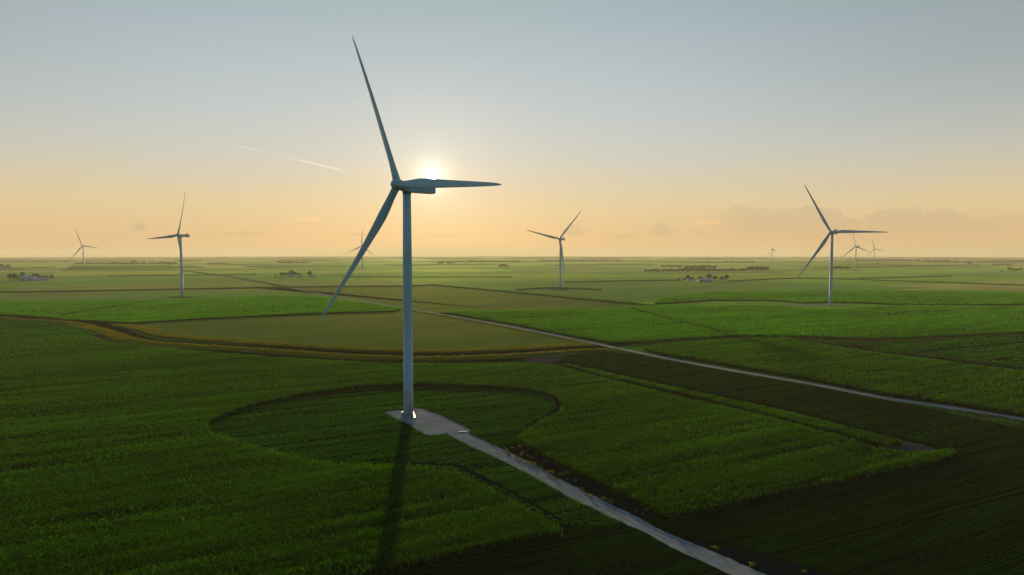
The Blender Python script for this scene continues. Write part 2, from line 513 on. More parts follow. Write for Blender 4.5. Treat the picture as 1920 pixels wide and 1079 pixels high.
RING = smooth_line([at(*p) for p in ((1000, 806), (1030, 790), (1058, 773), (1063, 758), (1050, 746), (1030, 739), (990, 731), (930, 726), (860, 723), (780, 721.5), (700, 723), (640, 730), (580, 738), (520, 749), (460, 763), (420, 778), (398, 790))], 4)
RINGw = strip(RING, [5.0 if i < 14 else 3.2 for i in range(len(RING))], [4.0 if i < 14 else 3.2 for i in range(len(RING))])
EDGE = smooth_line([at(*p) for p in ((1786, 856), (1740, 868), (1600, 896), (1440, 928), (1330, 951), (1250, 968))], 6)
EDGEw = strip(EDGE, 3.0)
EDGE2w = strip(smooth_line([at(*p) for p in ((1060, 996), (980, 1010), (867, 1033), (800, 1050), (746, 1062), (690, 1075), (610, 1094), (450, 1130))], 6), 2.6)


def grid_points(pg, row, along, jit=0.25, dmin=0.0, dmax=1e9, holes=()):
    """points in rows inside a polygon, clipped to what the camera could see"""
    A = np.array([[p[0], p[1]] for p in pg]); A[:, 1] = np.clip(A[:, 1], 90, dmax * 1.2); A[:, 0] = np.clip(A[:, 0], -1.0 * dmax, 1.0 * dmax)
    a = A @ R1; b_ = A @ R2
    ia = np.arange(a.min(), a.max(), along); ib = np.arange(math.floor(b_.min() / row) * row, b_.max(), row)
    outp = []
    for chunk in np.array_split(ib, max(1, len(ia) * len(ib) // 2000000 + 1)):
        ga, gb = np.meshgrid(ia, chunk)
        ga = ga.ravel() + rng.uniform(-.5, .5, ga.size) * along; gb = gb.ravel() + rng.normal(0, jit * row * .5, gb.size)
        P = ga[:, None] * R1 + gb[:, None] * R2
        d = np.hypot(P[:, 0], P[:, 1])
        k = (d >= dmin) & (d < dmax) & (P[:, 1] > 90) & (np.abs(P[:, 0]) < P[:, 1] * 0.80 + 25)
        P = P[k]; P = P[inside_poly(P, pg)]
        if len(P):
            A1, B1 = P @ R1, P @ R2
            wv = 2.2 * np.sin(A1 * .013) + .8 * np.sin(A1 * .041 + 1)
            st_ = np.sin((B1 + wv) * .55) + np.sin((B1 + .6 * wv) * .23 + 1.7) + np.sin(B1 * 1.31 + .3 * wv) + .8 * np.sin(A1 * .06 + B1 * .15)
            P = P[~((st_ < -1.35) & (rng.random(len(P)) < .62))]
            B1 = P @ R2; P = P[~((np.abs((B1 % 27.4) - 1.2) < .42) | (np.abs((B1 % 27.4) - 3.4) < .42))]
        for h in holes:
            if len(P): P = P[~inside_poly(P, h)]
        outp.append(P)
    return np.concatenate(outp) if outp else np.zeros((0, 2))


def leaf_arrays(P, k, base, h, length, width, el0, droop, spread=0.1, vary=0.25):
    """k leaves round each point: rising blades that bend over; (verts, tris)"""
    n = len(P) * k
    if not n: return np.zeros((0, 3)), np.zeros((0, 3), int)
    B = np.repeat(P, k, 0)
    hs = np.repeat(rng.normal(1, vary * 0.65, len(P)), k)
    azm = rng.uniform(0, 2 * math.pi, n)
    L = length * rng.uniform(1 - vary, 1 + vary, n); W = width * rng.uniform(.75, 1.25, n)
    e = el0 + rng.normal(0, .22, n); z0 = (base + rng.uniform(0, 1, n) ** .8 * (h - base)) * hs
    d = np.stack([np.cos(azm), np.sin(azm)], 1); s = np.stack([-d[:, 1], d[:, 0]], 1)
    base3 = np.stack([B[:, 0] + rng.normal(0, spread, n), B[:, 1] + rng.normal(0, spread, n), z0], 1)
    up = np.array([0, 0, 1.0])
    m = base3 + np.concatenate([d, np.zeros((n, 1))], 1) * (L * .5 * np.cos(e))[:, None] + up * (L * .5 * np.sin(e))[:, None]
    e2 = e - droop * rng.uniform(.6, 1.4, n)
    tip = m + np.concatenate([d, np.zeros((n, 1))], 1) * (L * .5 * np.cos(e2))[:, None] + up * (L * .5 * np.sin(e2))[:, None]
    sd = np.concatenate([s, rng.normal(0, .35, (n, 1))], 1) * (W * .5)[:, None]
    V = np.empty((n, 4, 3)); V[:, 0] = base3; V[:, 1] = m - sd; V[:, 2] = m + sd; V[:, 3] = tip
    i = np.arange(n)[:, None] * 4
    T = np.concatenate([i + np.array([[0, 1, 2]]), i + np.array([[1, 3, 2]])], 0)
    return V.reshape(-1, 3), T


def edge_points(pg, step, dmax, inset=0.5):
    """points close behind the outline, so edges are leafy"""
    out = []
    n = len(pg)
    for i in range(n):
        a = np.array(pg[i][:2]); b_ = np.array(pg[(i + 1) % n][:2]); L = np.linalg.norm(b_ - a)
        if min(np.linalg.norm(a), np.linalg.norm(b_)) > dmax: continue
        m = int(L / step)
        if m < 1: continue
        tt = rng.uniform(0, 1, m)[:, None]
        out.append(a + (b_ - a) * tt + rng.normal(0, inset, (m, 2)))
    if not out: return np.zeros((0, 2))
    P = np.concatenate(out); k = (np.abs(P[:, 0]) < P[:, 1] * .8 + 25) & (P[:, 1] > 90)
    return P[k]


def join_arrays(parts):
    Vs, Ts, o = [], [], 0
    for V_, T_ in parts:
        Vs.append(V_); Ts.append(T_ + o); o += len(V_)
    return np.concatenate(Vs), np.concatenate(Ts)


def slab_arrays(pg, z0, z1):
    from mathutils.geometry import tessellate_polygon
    n = len(pg)
    V_ = np.array([[p[0], p[1], z1] for p in pg] + [[p[0], p[1], z0] for p in pg])
    T_ = []
    for a, b_, c in tessellate_polygon([[Vector((p[0], p[1], 0)) for p in pg]]):
        up = (V_[b_][0] - V_[a][0]) * (V_[c][1] - V_[a][1]) - (V_[b_][1] - V_[a][1]) * (V_[c][0] - V_[a][0]) > 0
        T_.append((a, b_, c) if up else (a, c, b_))
    for i in range(n):
        j = (i + 1) % n
        T_ += [(i, i + n, j + n), (i, j + n, j)]
    return V_, np.array(T_)


def corn_field(name, pg, mat, label, bands, h=2.35, under=1.0, holes=(), edge=True):
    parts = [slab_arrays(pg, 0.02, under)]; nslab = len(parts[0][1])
    for dmin, dmax, row, along, k, sz in bands:
        P = grid_points(pg, row, along, .16, dmin, dmax, holes)
        parts.append(leaf_arrays(P, k, h * .42, h * .80, .95 * sz ** .5, .13 * sz, .95, 1.0, .08 * sz))
    if edge:
        P = edge_points(pg, .25, 700, .35)
        parts.append(leaf_arrays(P, 5, .25, h * .80, .9, .22, .9, 1.0, .1))
    V_, T_ = join_arrays(parts)
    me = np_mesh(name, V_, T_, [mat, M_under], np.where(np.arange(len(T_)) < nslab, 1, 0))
    return tag(link(name, me), label, 'corn', kind='stuff')


def low_crop(name, pg, mat, label, cat, bands, h=.55, holes=(), k=5, length=.34, width=.2, el0=.85, droop=.8):
    parts = []
    for dmin, dmax, row, along, sz in bands:
        P = grid_points(pg, row, along, .12, dmin, dmax, holes)
        parts.append(leaf_arrays(P, k, h * .35, h * .85, length * sz ** .6, width * sz, el0, droop, .08 * sz ** .7, .35))
    V_, T_ = join_arrays(parts)
    return tag(link(name, np_mesh(name, V_, T_, [mat])), label, cat, kind='stuff')


# ---------------------------------------------------------------- outlines traced over the plain
ZC = 2.2
C1 = [(-420, 628), (0, 628), (100, 628), (165, 629), (200, 640), (300, 651), (420, 662), (500, 668), (600, 674), (700, 679), (765, 681), (900, 681),
      (985, 680), (1040, 684), (1100, 700), (1205, 726), (1290, 747), (1390, 768), (1450, 783), (1515, 801), (1570, 814), (1630, 834), (1700, 846), (1760, 846), (1786, 844),
      (1780, 853), (1740, 862), (1600, 890), (1440, 921), (1330, 945), (1240, 960),
      (1233, 950), (1180, 925), (1100, 888), (1040, 858), (990, 832), (975, 818), (985, 806), (1020, 785), (1050, 770), (1059, 757), (1046, 743), (1030, 735),
      (990, 727), (930, 722), (860, 719), (780, 717.5), (700, 719), (640, 726), (580, 734), (520, 745), (460, 759), (420, 774), (396, 786), (387, 795),
      (394, 808), (425, 820), (470, 833), (520, 847), (570, 860), (640, 867), (737, 871), (800, 875), (851, 880), (892, 901), (930, 920), (949, 929), (989, 952), (1020, 968), (1048, 984),
      (1046, 992), (980, 1002), (867, 1025), (800, 1042), (746, 1054), (690, 1066), (610, 1084), (450, 1120), (250, 1160), (-100, 1230), (-420, 1290)]
C1w = poly(C1, ZC)
HOLE_TRACK = []
ROAD_L = [(839, 815), (860, 827), (900, 846), (933, 861), (957, 872), (1014, 903), (1070, 935), (1108, 953), (1144, 971), (1180, 986), (1218, 1004), (1250, 1022), (1280, 1038), (1315, 1054), (1349, 1069), (1420, 1100), (1560, 1165)]
ROAD_R = [(1640, 1160), (1500, 1100), (1427, 1075), (1380, 1054), (1334, 1035), (1295, 1019), (1257, 1003), (1220, 985), (1185, 966), (1140, 944), (1100, 924), (1046, 898), (1000, 872), (949, 846), (915, 830), (878, 813)]
ROADw = poly(ROAD_L + ROAD_R)
PADw = poly([(720, 774), (728, 771.5), (758, 769), (777, 767), (794, 767.5), (806, 773), (823, 778), (850, 790), (884, 807), (878, 813), (839, 815), (806, 818), (796, 815), (765, 797)])
SOILw = poly([(945, 845), (950, 838), (985, 833), (975, 822), (975, 812), (992, 826), (1042, 852), (1102, 882), (1182, 919), (1236, 944), (1245, 956), (1215, 964), (1205, 975), (1180, 966), (1140, 946), (1100, 926), (1046, 900), (1000, 875)])
SOIL2w = poly([(1310, 1012), (1360, 1027), (1420, 1040), (1480, 1055), (1560, 1079), (1660, 1110), (1760, 1150), (1640, 1160), (1500, 1100), (1427, 1076), (1380, 1055), (1334, 1036), (1295, 1019)])
SOIL3w = poly([(1633, 828), (1690, 827), (1730, 833), (1757, 843), (1745, 849), (1700, 848), (1650, 841)])
SOIL4w = poly([(975, 674), (1010, 670), (1060, 668.5), (1050, 676), (1035, 682), (1000, 681)])
SOIL5w = poly([(170, 628), (205, 626), (212, 634), (240, 643), (200, 640)])
SOIL6w = poly([(700, 868), (851, 877), (896, 899), (953, 926), (993, 948), (1050, 981), (1056, 978), (998, 945), (956, 921), (905, 895), (860, 874), (800, 870)])
main_pts = [at(*p) for p in ((2300, 890), (2100, 835), (1919, 787.5), (1802, 769), (1661, 748), (1515, 720), (1380, 697), (1270, 677), (1200, 663), (1140, 650), (1060, 633), (960, 613.5), (860, 595.5), (783, 582.5), (705, 569.5), (620, 555.5), (530, 536.5), (480, 528.5), (420, 518), (375, 511.5), (340, 506), (318, 501.5))]
MAINw = strip(main_pts, 3.0)

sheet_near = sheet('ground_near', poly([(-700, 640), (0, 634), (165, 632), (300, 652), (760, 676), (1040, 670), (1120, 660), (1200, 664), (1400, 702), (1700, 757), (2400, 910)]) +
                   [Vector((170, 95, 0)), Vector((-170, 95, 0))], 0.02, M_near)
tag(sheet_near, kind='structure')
for nm, pg, mt, z in (('bare_soil_and_shade', SOILw, M_soil, .05), ('bare_soil_and_shade', SOIL2w, M_soil, .05), ('bare_soil_and_shade', SOIL3w, M_mud, .05), ('bare_soil_and_shade', SOIL4w, M_mud, .06), ('bare_soil_and_shade', SOIL5w, M_mud, .06), ('bare_soil_and_shade', SOIL6w, M_soil, .05)):
    tag(sheet(nm, pg, z, mt), kind='structure')


def rough_outline(pg, amp=.35, step=2.0):
    out = []
    n = len(pg)
    for i in range(n):
        a = Vector(pg[i]); b_ = Vector(pg[(i + 1) % n]); m = max(1, int((b_ - a).length / step))
        for k in range(m):
            p = a.lerp(b_, k / m); out.append(Vector((p.x + rng.normal(0, amp), p.y + rng.normal(0, amp), 0)))
    return out


tag(sheet('access_road', rough_outline(ROADw, .17, 1.5), 0.13, M_gravel, .12), kind='structure')
RC_ = smooth_line([(a + b_) / 2 for a, b_ in zip(poly([(858, 821), (957, 866), (1070, 929), (1144, 965), (1218, 1001), (1280, 1033), (1349, 1066)]), poly([(868, 819), (975, 860), (1088, 918), (1160, 955), (1236, 995), (1304, 1022), (1372, 1056)]))], 3)
for o_ in (-.95, .95):
    ln = []
    for i, p in enumerate(RC_):
        d = RC_[min(i + 1, len(RC_) - 1)] - RC_[max(i - 1, 0)]; d = d / np.linalg.norm(d); ln.append(p + np.array([-d[1], d[0]]) * (o_ + .1 * math.sin(i * .7)))
    tag(sheet('wheel_rut', strip(ln, .27), .136, M_rut), kind='structure')
tag(sheet('gravel_pad', rough_outline(PADw, .08, 2.0), 0.16, M_gravel, .14), kind='structure')
tag(sheet('gravel_road', MAINw, 0.30, M_gravel2, .28), kind='structure')

# fields behind the foreground ------------------------------------------------
F_OLIVE = [(235, 608), (300, 603), (400, 598), (560, 590.5), (700, 586), (770, 584.5), (800, 588), (860, 598), (960, 617), (1060, 637), (1120, 650), (1040, 653), (900, 659), (765, 661), (600, 657), (500, 652), (400, 643), (330, 633), (280, 621)]
tag(sheet('olive_field', poly(F_OLIVE), 0.10, M_olive), kind='structure')
F_OL2 = [(480, 541), (755, 537), (812, 535), (900, 543), (1060, 553), (1220, 570), (1120, 578), (960, 583), (820, 585), (760, 576), (700, 567), (600, 554), (530, 540)]
tag(sheet('olive_field', poly(F_OL2), 0.10, M_olive), kind='structure')
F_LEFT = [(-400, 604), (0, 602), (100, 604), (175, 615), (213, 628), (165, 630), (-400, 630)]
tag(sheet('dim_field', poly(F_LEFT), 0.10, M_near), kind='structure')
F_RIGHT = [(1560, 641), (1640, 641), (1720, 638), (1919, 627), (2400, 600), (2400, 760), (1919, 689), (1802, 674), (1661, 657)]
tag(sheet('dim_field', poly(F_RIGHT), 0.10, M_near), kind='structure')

B_NEAR = [(90, 185, .92, .19, 5, .90), (185, 260, 1.15, .22, 5, 1.05), (260, 360, 1.5, .28, 4, 1.4), (360, 560, 1.7, .48, 4, 2.0), (560, 800, 2.0, 1.2, 4, 3.6)]
B_MID = [(150, 400, 1.1, .6, 5, 2.0), (400, 600, 1.35, .8, 4, 2.5), (600, 850, 1.8, 1.1, 4, 3.1), (850, 1300, 2.4, 1.5, 3, 4.2)]
corn_field('cornfield', C1w, M_corn, 'dark green corn wrapping round the clearing of the nearest turbine', B_NEAR)
C2 = [(1207, 652), (1235, 646), (1300, 640), (1400, 634), (1470, 633), (1490, 636), (1560, 648), (1661, 663), (1802, 681), (1919, 695), (2400, 765), (2400, 885), (2100, 815), (1919, 774), (1802, 754), (1661, 735), (1515, 706), (1380, 683), (1290, 668), (1240, 661)]
corn_field('cornfield', poly(C2, ZC), M_corn, 'green wedge of corn between the pale gravel road and the diagonal ditch', B_MID)
C3 = [(822, 584), (960, 582), (1120, 578), (1225, 572), (1400, 571), (1470, 573), (1500, 577.5), (1580, 577.5), (1610, 574), (1700, 572), (1919, 574), (2500, 576), (2500, 600), (1919, 620), (1717, 631), (1619, 633), (1506, 629), (1380, 627), (1290, 632), (1200, 639), (1150, 640), (1080, 629), (960, 605), (860, 588.5)]
def line_strip(px, wd):
    return strip([at(*p) for p in px], wd)


TRACKS = [line_strip([(955, 599), (1080, 593), (1210, 588), (1330, 581), (1440, 576), (1560, 569)], 3.2), line_strip([(1130, 566), (1160, 571.5), (1210, 589), (1270, 604), (1340, 621), (1380, 628)], 2.2),
          line_strip([(1400, 602), (1500, 592), (1620, 588), (1760, 593), (1919, 604)], 1.6), line_strip([(1240, 629), (1330, 624), (1380, 622)], 1.6), line_strip([(1640, 596), (1780, 612), (1919, 622)], 1.5)]
corn_field('cornfield', poly(C3, ZC), M_corn_b, 'broad bright green corn beyond the creek on the right', B_MID, under=.6, holes=TRACKS)
tag(sheet('ring_field', poly([(1225, 574), (1300, 574), (1560, 580), (1920, 576), (1920, 566), (1400, 560), (1225, 566)]), .10, M_cornfar), kind='structure')
C3B = [(1225, 569), (1340, 562), (1440, 562), (1480, 564.5), (1500, 566.5), (1560, 566), (1610, 566.5), (1690, 570), (1919, 570), (2500, 571), (2500, 552), (1919, 547), (1600, 544), (1330, 547), (1240, 557)]
corn_field('cornfield', poly(C3B, ZC), M_corn_b, 'green corn behind the second largest turbine, beyond its ring', [(600, 1800, 3.4, 2.0, 3, 5.2)], under=.6)
C4 = [(-420, 570), (0, 566), (300, 562), (500, 554), (590, 556), (660, 564), (752, 578), (740, 582), (560, 588), (400, 595), (245, 604), (120, 598), (60, 592), (0, 588), (-420, 588)]
corn_field('cornfield', poly(C4, ZC), M_corn_b, 'bright green corn left of the gravel road', B_MID, under=.6, holes=[line_strip([(110, 595), (170, 584), (230, 574), (290, 565)], 3.0)])
# narrow band of corn standing behind the drainage gap
C5 = [(1060, 682), (1120, 694), (1212, 715), (1306, 735), (1385, 752), (1492, 775), (1591, 801), (1640, 812), (1689, 826), (1660, 832), (1619, 822), (1577, 808), (1520, 795), (1450, 776), (1380, 759), (1290, 738), (1212, 720), (1120, 700)]
corn_field('cornfield', poly(C5, 1.6), M_corn, 'narrow strip of green corn along the dark gap', B_NEAR, h=1.7, under=.9)
corn_field('cornfield', poly([(1745, 849), (1770, 841), (1788, 841), (1784, 850), (1750, 862)], 1.8), M_corn, 'small tip of corn at the right corner of the dark green field', B_NEAR, h=1.9, under=1.0)

# low crops --------------------------------------------------------------------
CLEAR = [(380, 795), (392, 778), (440, 762), (520, 742), (640, 723), (780, 714), (930, 718), (1010, 726), (1050, 738), (1068, 757), (1050, 776), (1000, 802), (985, 815), (985, 834), (950, 838), (943, 846), (1000, 875), (1046, 902), (1100, 925), (1180, 970), (1160, 990), (1130, 990), (1050, 986),
         (1000, 958), (955, 930), (905, 904), (855, 884), (740, 876), (560, 864), (420, 824)]
holes0 = [ROADw, PADw, SOILw, RINGw]
for q in (RINGw, EDGEw, EDGE2w):
    tag(sheet('bare_soil_and_shade', q, .075, M_soil), kind='structure')  # dark soil rim that also paints in the shadow band along corn edges
low_crop('soybeans', poly(CLEAR), M_soy, 'low soybeans filling the rounded clearing around the nearest turbine', 'soybeans',
         [(90, 220, 1.0, .25, 1.1), (220, 300, 1.2, .33, 1.4), (300, 420, 1.4, .5, 1.9)], .6, holes0 + [SOIL6w])
BR_ = [(1245, 962), (1330, 948), (1440, 926), (1600, 894), (1740, 866), (1790, 856), (1800, 830), (1919, 795), (2500, 900), (2500, 1400), (1700, 1200), (1640, 1150), (1560, 1079), (1420, 1036), (1310, 1010), (1262, 1000), (1222, 980)]
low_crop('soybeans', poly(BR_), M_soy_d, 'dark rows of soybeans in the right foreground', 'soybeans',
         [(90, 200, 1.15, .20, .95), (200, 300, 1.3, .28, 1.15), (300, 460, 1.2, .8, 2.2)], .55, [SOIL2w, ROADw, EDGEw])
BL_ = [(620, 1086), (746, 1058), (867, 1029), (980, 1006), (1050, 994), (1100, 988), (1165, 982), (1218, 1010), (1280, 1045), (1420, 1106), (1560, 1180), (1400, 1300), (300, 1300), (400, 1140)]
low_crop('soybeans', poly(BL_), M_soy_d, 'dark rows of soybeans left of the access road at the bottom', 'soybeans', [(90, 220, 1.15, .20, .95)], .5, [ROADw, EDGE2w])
S2 = [(1045, 676), (1100, 665), (1140, 657), (1200, 669), (1270, 683), (1380, 703), (1515, 727), (1661, 756), (1802, 777), (1919, 796), (1800, 832), (1790, 842), (1760, 842), (1700, 824), (1600, 800), (1492, 771), (1380, 748), (1306, 732), (1212, 712), (1124, 690)]
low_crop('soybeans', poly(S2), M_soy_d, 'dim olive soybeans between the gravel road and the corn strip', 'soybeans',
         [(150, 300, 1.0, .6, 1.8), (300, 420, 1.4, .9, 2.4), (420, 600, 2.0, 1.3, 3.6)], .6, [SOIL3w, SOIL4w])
low_crop('soybeans', poly(F_RIGHT), M_soy, 'dim soybeans in the wedge beyond the diagonal ditch', 'soybeans',
         [(300, 520, 1.5, 1.0, 3.2), (520, 900, 2.4, 1.5, 4.6)], .6)
low_crop('soybeans', poly(F_LEFT), M_soy, 'dim soybeans left of the creek bend', 'soybeans', [(400, 900, 1.8, 1.1, 4.2)], .6)

# creek and its grassy banks -----------------------------------------------------
CREEK = [(-400, 592), (0, 592), (50, 596), (100, 598), (150, 602), (188, 608), (215, 617), (240, 627), (262, 635), (300, 641), (375, 646.5), (480, 652), (580, 658), (655, 663.5), (755, 666.5), (830, 667.5), (910, 665), (980, 661), (1056, 656.5), (1115, 651.5), (1200, 642.5), (1290, 636), (1380, 631), (1506, 633.5), (1619, 637.5), (1717, 635.5), (1800, 631), (1919, 624.5), (2400, 602)]
cl = smooth_line([at(*p) for p in CREEK], 12)
tag(sheet('creek', strip(cl, 7.0), 0.16, M_ditchw), kind='structure')
DIAG = [(1478, 636), (1554, 646), (1600, 652.5), (1661, 661.5), (1730, 669), (1802, 678.5), (1860, 686), (1919, 693), (2200, 733)]
dl = smooth_line([at(*p) for p in DIAG], 8)
tag(sheet('ditch', strip(dl, 4.0), 0.14, M_ditchw), kind='structure')


def grass_band(name, line, off0, off1, mat, label, h, dens, size, amp=.2):
    P = [np.array(p[:2]) for p in line]; pts = []
    for i in range(len(P) - 1):
        a, b_ = P[i], P[i + 1]; L = np.linalg.norm(b_ - a)
        if L < 1e-3: continue
        n = np.array([-(b_ - a)[1], (b_ - a)[0]]) / L
        o0 = off0(i / len(P)) if callable(off0) else off0; o1 = off1(i / len(P)) if callable(off1) else off1
        m = int(L * abs(o1 - o0) * dens)
        if m < 1: continue
        tt = rng.uniform(0, 1, m)[:, None]; oo = rng.uniform(min(o0, o1), max(o0, o1), m)[:, None]
        pts.append(a + (b_ - a) * tt + n * oo)
    Q = np.concatenate(pts); Q = Q[(np.abs(Q[:, 0]) < Q[:, 1] * .82 + 30)]
    V_, T_ = leaf_arrays(Q, 4, .05, h * .35, h * 1.0, size, 1.15, .5, size * .8, .4)
    return tag(link(name, np_mesh(name, V_, T_, [mat])), label, 'grass', kind='stuff')


def part_line(px, step=8):
    return smooth_line([at(*p) for p in px], step)


G1 = part_line([(222, 611.5), (250, 616), (275, 621), (300, 630), (350, 636), (420, 641.5), (480, 646), (560, 651), (655, 657), (755, 661), (830, 662), (910, 659.5), (980, 656), (1056, 651), (1105, 648.5)])
grass_band('bank_grass', G1, -5.0, 9.0, M_grass, 'golden tall grass on the far bank of the creek', 1.3, 1.0, .6)
G2 = part_line([(10, 599.5), (60, 601), (100, 603), (150, 609), (175, 614.5), (213, 625), (240, 634), (262, 639.5), (300, 644.5), (375, 649.5), (480, 656), (580, 663), (655, 668.5), (755, 671.5), (830, 672), (910, 669.5), (980, 666), (1056, 661), (1100, 658), (1135, 657)])
grass_band('bank_grass', G2, -4.0, 3.0, M_grass, 'golden tall grass on the near bank of the creek', 1.2, 1.0, .6)
G2b = part_line([(150, 609), (175, 614.5), (205, 620), (225, 628), (250, 637)])
grass_band('bank_grass', G2b, -12.0, 0.0, M_grass, 'wide golden grass patch in the creek bend', 1.2, .5, .8)
G3 = part_line([(205, 636), (300, 649), (375, 654), (480, 661), (580, 668), (655, 673), (755, 676), (830, 676), (910, 674), (975, 671)])
grass_band('bank_grass', G3, -5.0, 5.0, M_grass_g, 'green grass strip between the golden bank and the dark corn', .9, .9, .6)
G4 = part_line([(1180, 648), (1220, 645), (1300, 638.5), (1380, 634.5), (1440, 634.5), (1506, 637), (1619, 641.5), (1717, 638.5), (1800, 634.5), (1919, 627.5), (2300, 609)])
grass_band('bank_grass', G4, -3.0, 2.0, M_grass, 'thin dry grass on the right creek bank', 1.0, .7, .6)
G5 = part_line([(1470, 635), (1554, 643.5), (1661, 658.5), (1802, 675), (1919, 689), (2200, 729)])
grass_band('bank_grass', G5, -1.2, 1.5, M_grass_g, 'thin green grass along the diagonal ditch', 1.0, 1.6, .5)
G6 = part_line([(1150, 655), (1200, 666), (1270, 680), (1380, 700), (1515, 723.5), (1661, 752), (1802, 773), (1919, 791.5), (2100, 840)])
grass_band('verge_grass', G6, -1.2, 1.6, M_grass_g, 'low verge grass on the near side of the gravel road', .5, 2.5, .35)
G7 = part_line([(765, 583), (860, 598.5), (960, 617), (1060, 637), (1110, 648)])
grass_band('verge_grass', G7, -2.5, 2.0, M_grass, 'dry verge grass beside the gravel road by the olive field', .6, 1.4, .4)

# ---------------------------------------------------------------- far corn: slabs on the section grid give the dark edges
FAR_LINES = [  # corn strips added so wall and shadow draw dark field lines, traced at crop height
    [(-300, 548), (0, 546.5), (240, 543), (480, 538.5), (620, 536.5), (755, 535.5), (812, 533.5)],
    [(812, 533.5), (960, 546.5), (1110, 561), (1223, 570.5)],
    [(1370, 526), (1480, 521.5), (1560, 522), (1740, 528), (1919, 534), (2300, 546)],
    [(-200, 506.5), (0, 506), (160, 505.2), (330, 504.5)],
    [(640, 518.5), (760, 519), (960, 518.8)], [(1060, 528), (1200, 525.5), (1275, 524.5)],
    [(972, 542), (1005, 539.5), (1060, 539), (1126, 542)],
    [(205, 517), (340, 515.5), (480, 514.5)], [(345, 507), (420, 516.5), (480, 526), (535, 536)],
    [(1610, 521), (1700, 519), (1780, 517)],
]
parts = []
for e in FAR_LINES:
    parts.append(slab_arrays(strip(smooth_line(poly(e, ZC), 25), 4.5), 0.0, 2.3))
rr = random.Random(5)
for i in range(-14, 22):
    for j in range(4, 34):
        for q in range(2):
            if rr.random() > .24: continue
            cxx = i * 790 - 137; cyy = j * 400
            w0 = 790 * (rr.random() * .4 + .55); h0 = 380 * (rr.random() * .5 + .4)
            ps = []
            for a, b_ in ((0, 0), (w0, 0), (w0, h0), (0, h0)):
                P2 = E2 * (cxx + a + 8) + E1 * (cyy + b_ + 8); ps.append(P2)
            dd = [np.hypot(*p) for p in ps]
            if min(dd) < 3300 or max(dd) > 13000 or min(p[1] for p in ps) < 800: continue
            if min(abs(p[0]) / p[1] for p in ps) > .95: continue
            V_ = np.array([[p[0], p[1], gz(*p) + z_] for z_ in (2.3, -.5) for p in ps])
            T_ = [(0, 1, 2), (0, 2, 3)]
            for k in range(4):
                T_ += [(k, k + 4, (k + 1) % 4 + 4), (k, (k + 1) % 4 + 4, (k + 1) % 4)]
            parts.append((V_, np.array(T_)))
V_, T_ = join_arrays(parts)
tag(link('distant_corn', np_mesh('distant_corn', V_, T_, [M_cornfar])), 'flat strips of distant corn reaching toward the horizon', 'corn', kind='stuff')

# ---------------------------------------------------------------- wind turbines
H_HUB = 98.5; R_ROT = 75.5


def blade_mesh(z_root=1.5):
    """blade along +Z, leading edge towards -X (rotation), suction side bent towards +Y"""
    bm = bmesh.new(); st = []
    S = [(0.0, 3.3, 1.0, 0), (.03, 3.25, .98, 0), (.07, 3.5, .80, 14), (.12, 4.2, .56, 13), (.19, 4.75, .40, 11), (.27, 4.45, .32, 8.5), (.37, 3.85, .27, 6), (.48, 3.25, .24, 4),
         (.60, 2.70, .21, 2.5), (.72, 2.20, .19, 1.2), (.83, 1.72, .18, .3), (.91, 1.32, .17, 0), (.96, .95, .16, 0), (.985, .6, .16, 0), (1.0, .12, .2, 0)]
    N = 20
    for s, ch, th, tw in S:
        ring = []
        z = z_root + s * (R_ROT - z_root); tw = -math.radians(tw + 7)
        for i in range(N):
            a = 2 * math.pi * i / N; xx = .5 * (1 - math.cos(a))      # 0 leading, 1 trailing
            yy = math.sin(a) * .5 * th
            foil = 1 - min(1, max(0, (1 - th) * 1.25))
            shape = (1.0 - xx) ** .65 * 1.25 * (1 - foil) + foil
            yy *= min(1.0, shape) if xx > .35 else 1.0
            off = .5 * foil + .32 * (1 - foil)
            x = (xx - off) * ch; y = yy * ch
            bend = 3.4 * s ** 2
            ring.append(Vector((x * math.cos(tw) - y * math.sin(tw), x * math.sin(tw) + y * math.cos(tw) + bend, z)))
        st.append(ring)
    rings(bm, st)
    me = bpy.data.meshes.new('blade'); bmesh.ops.recalc_face_normals(bm, faces=bm.faces); bm.to_mesh(me); bm.free(); me.shade_smooth(); me.materials.append(M_blade)
    return me


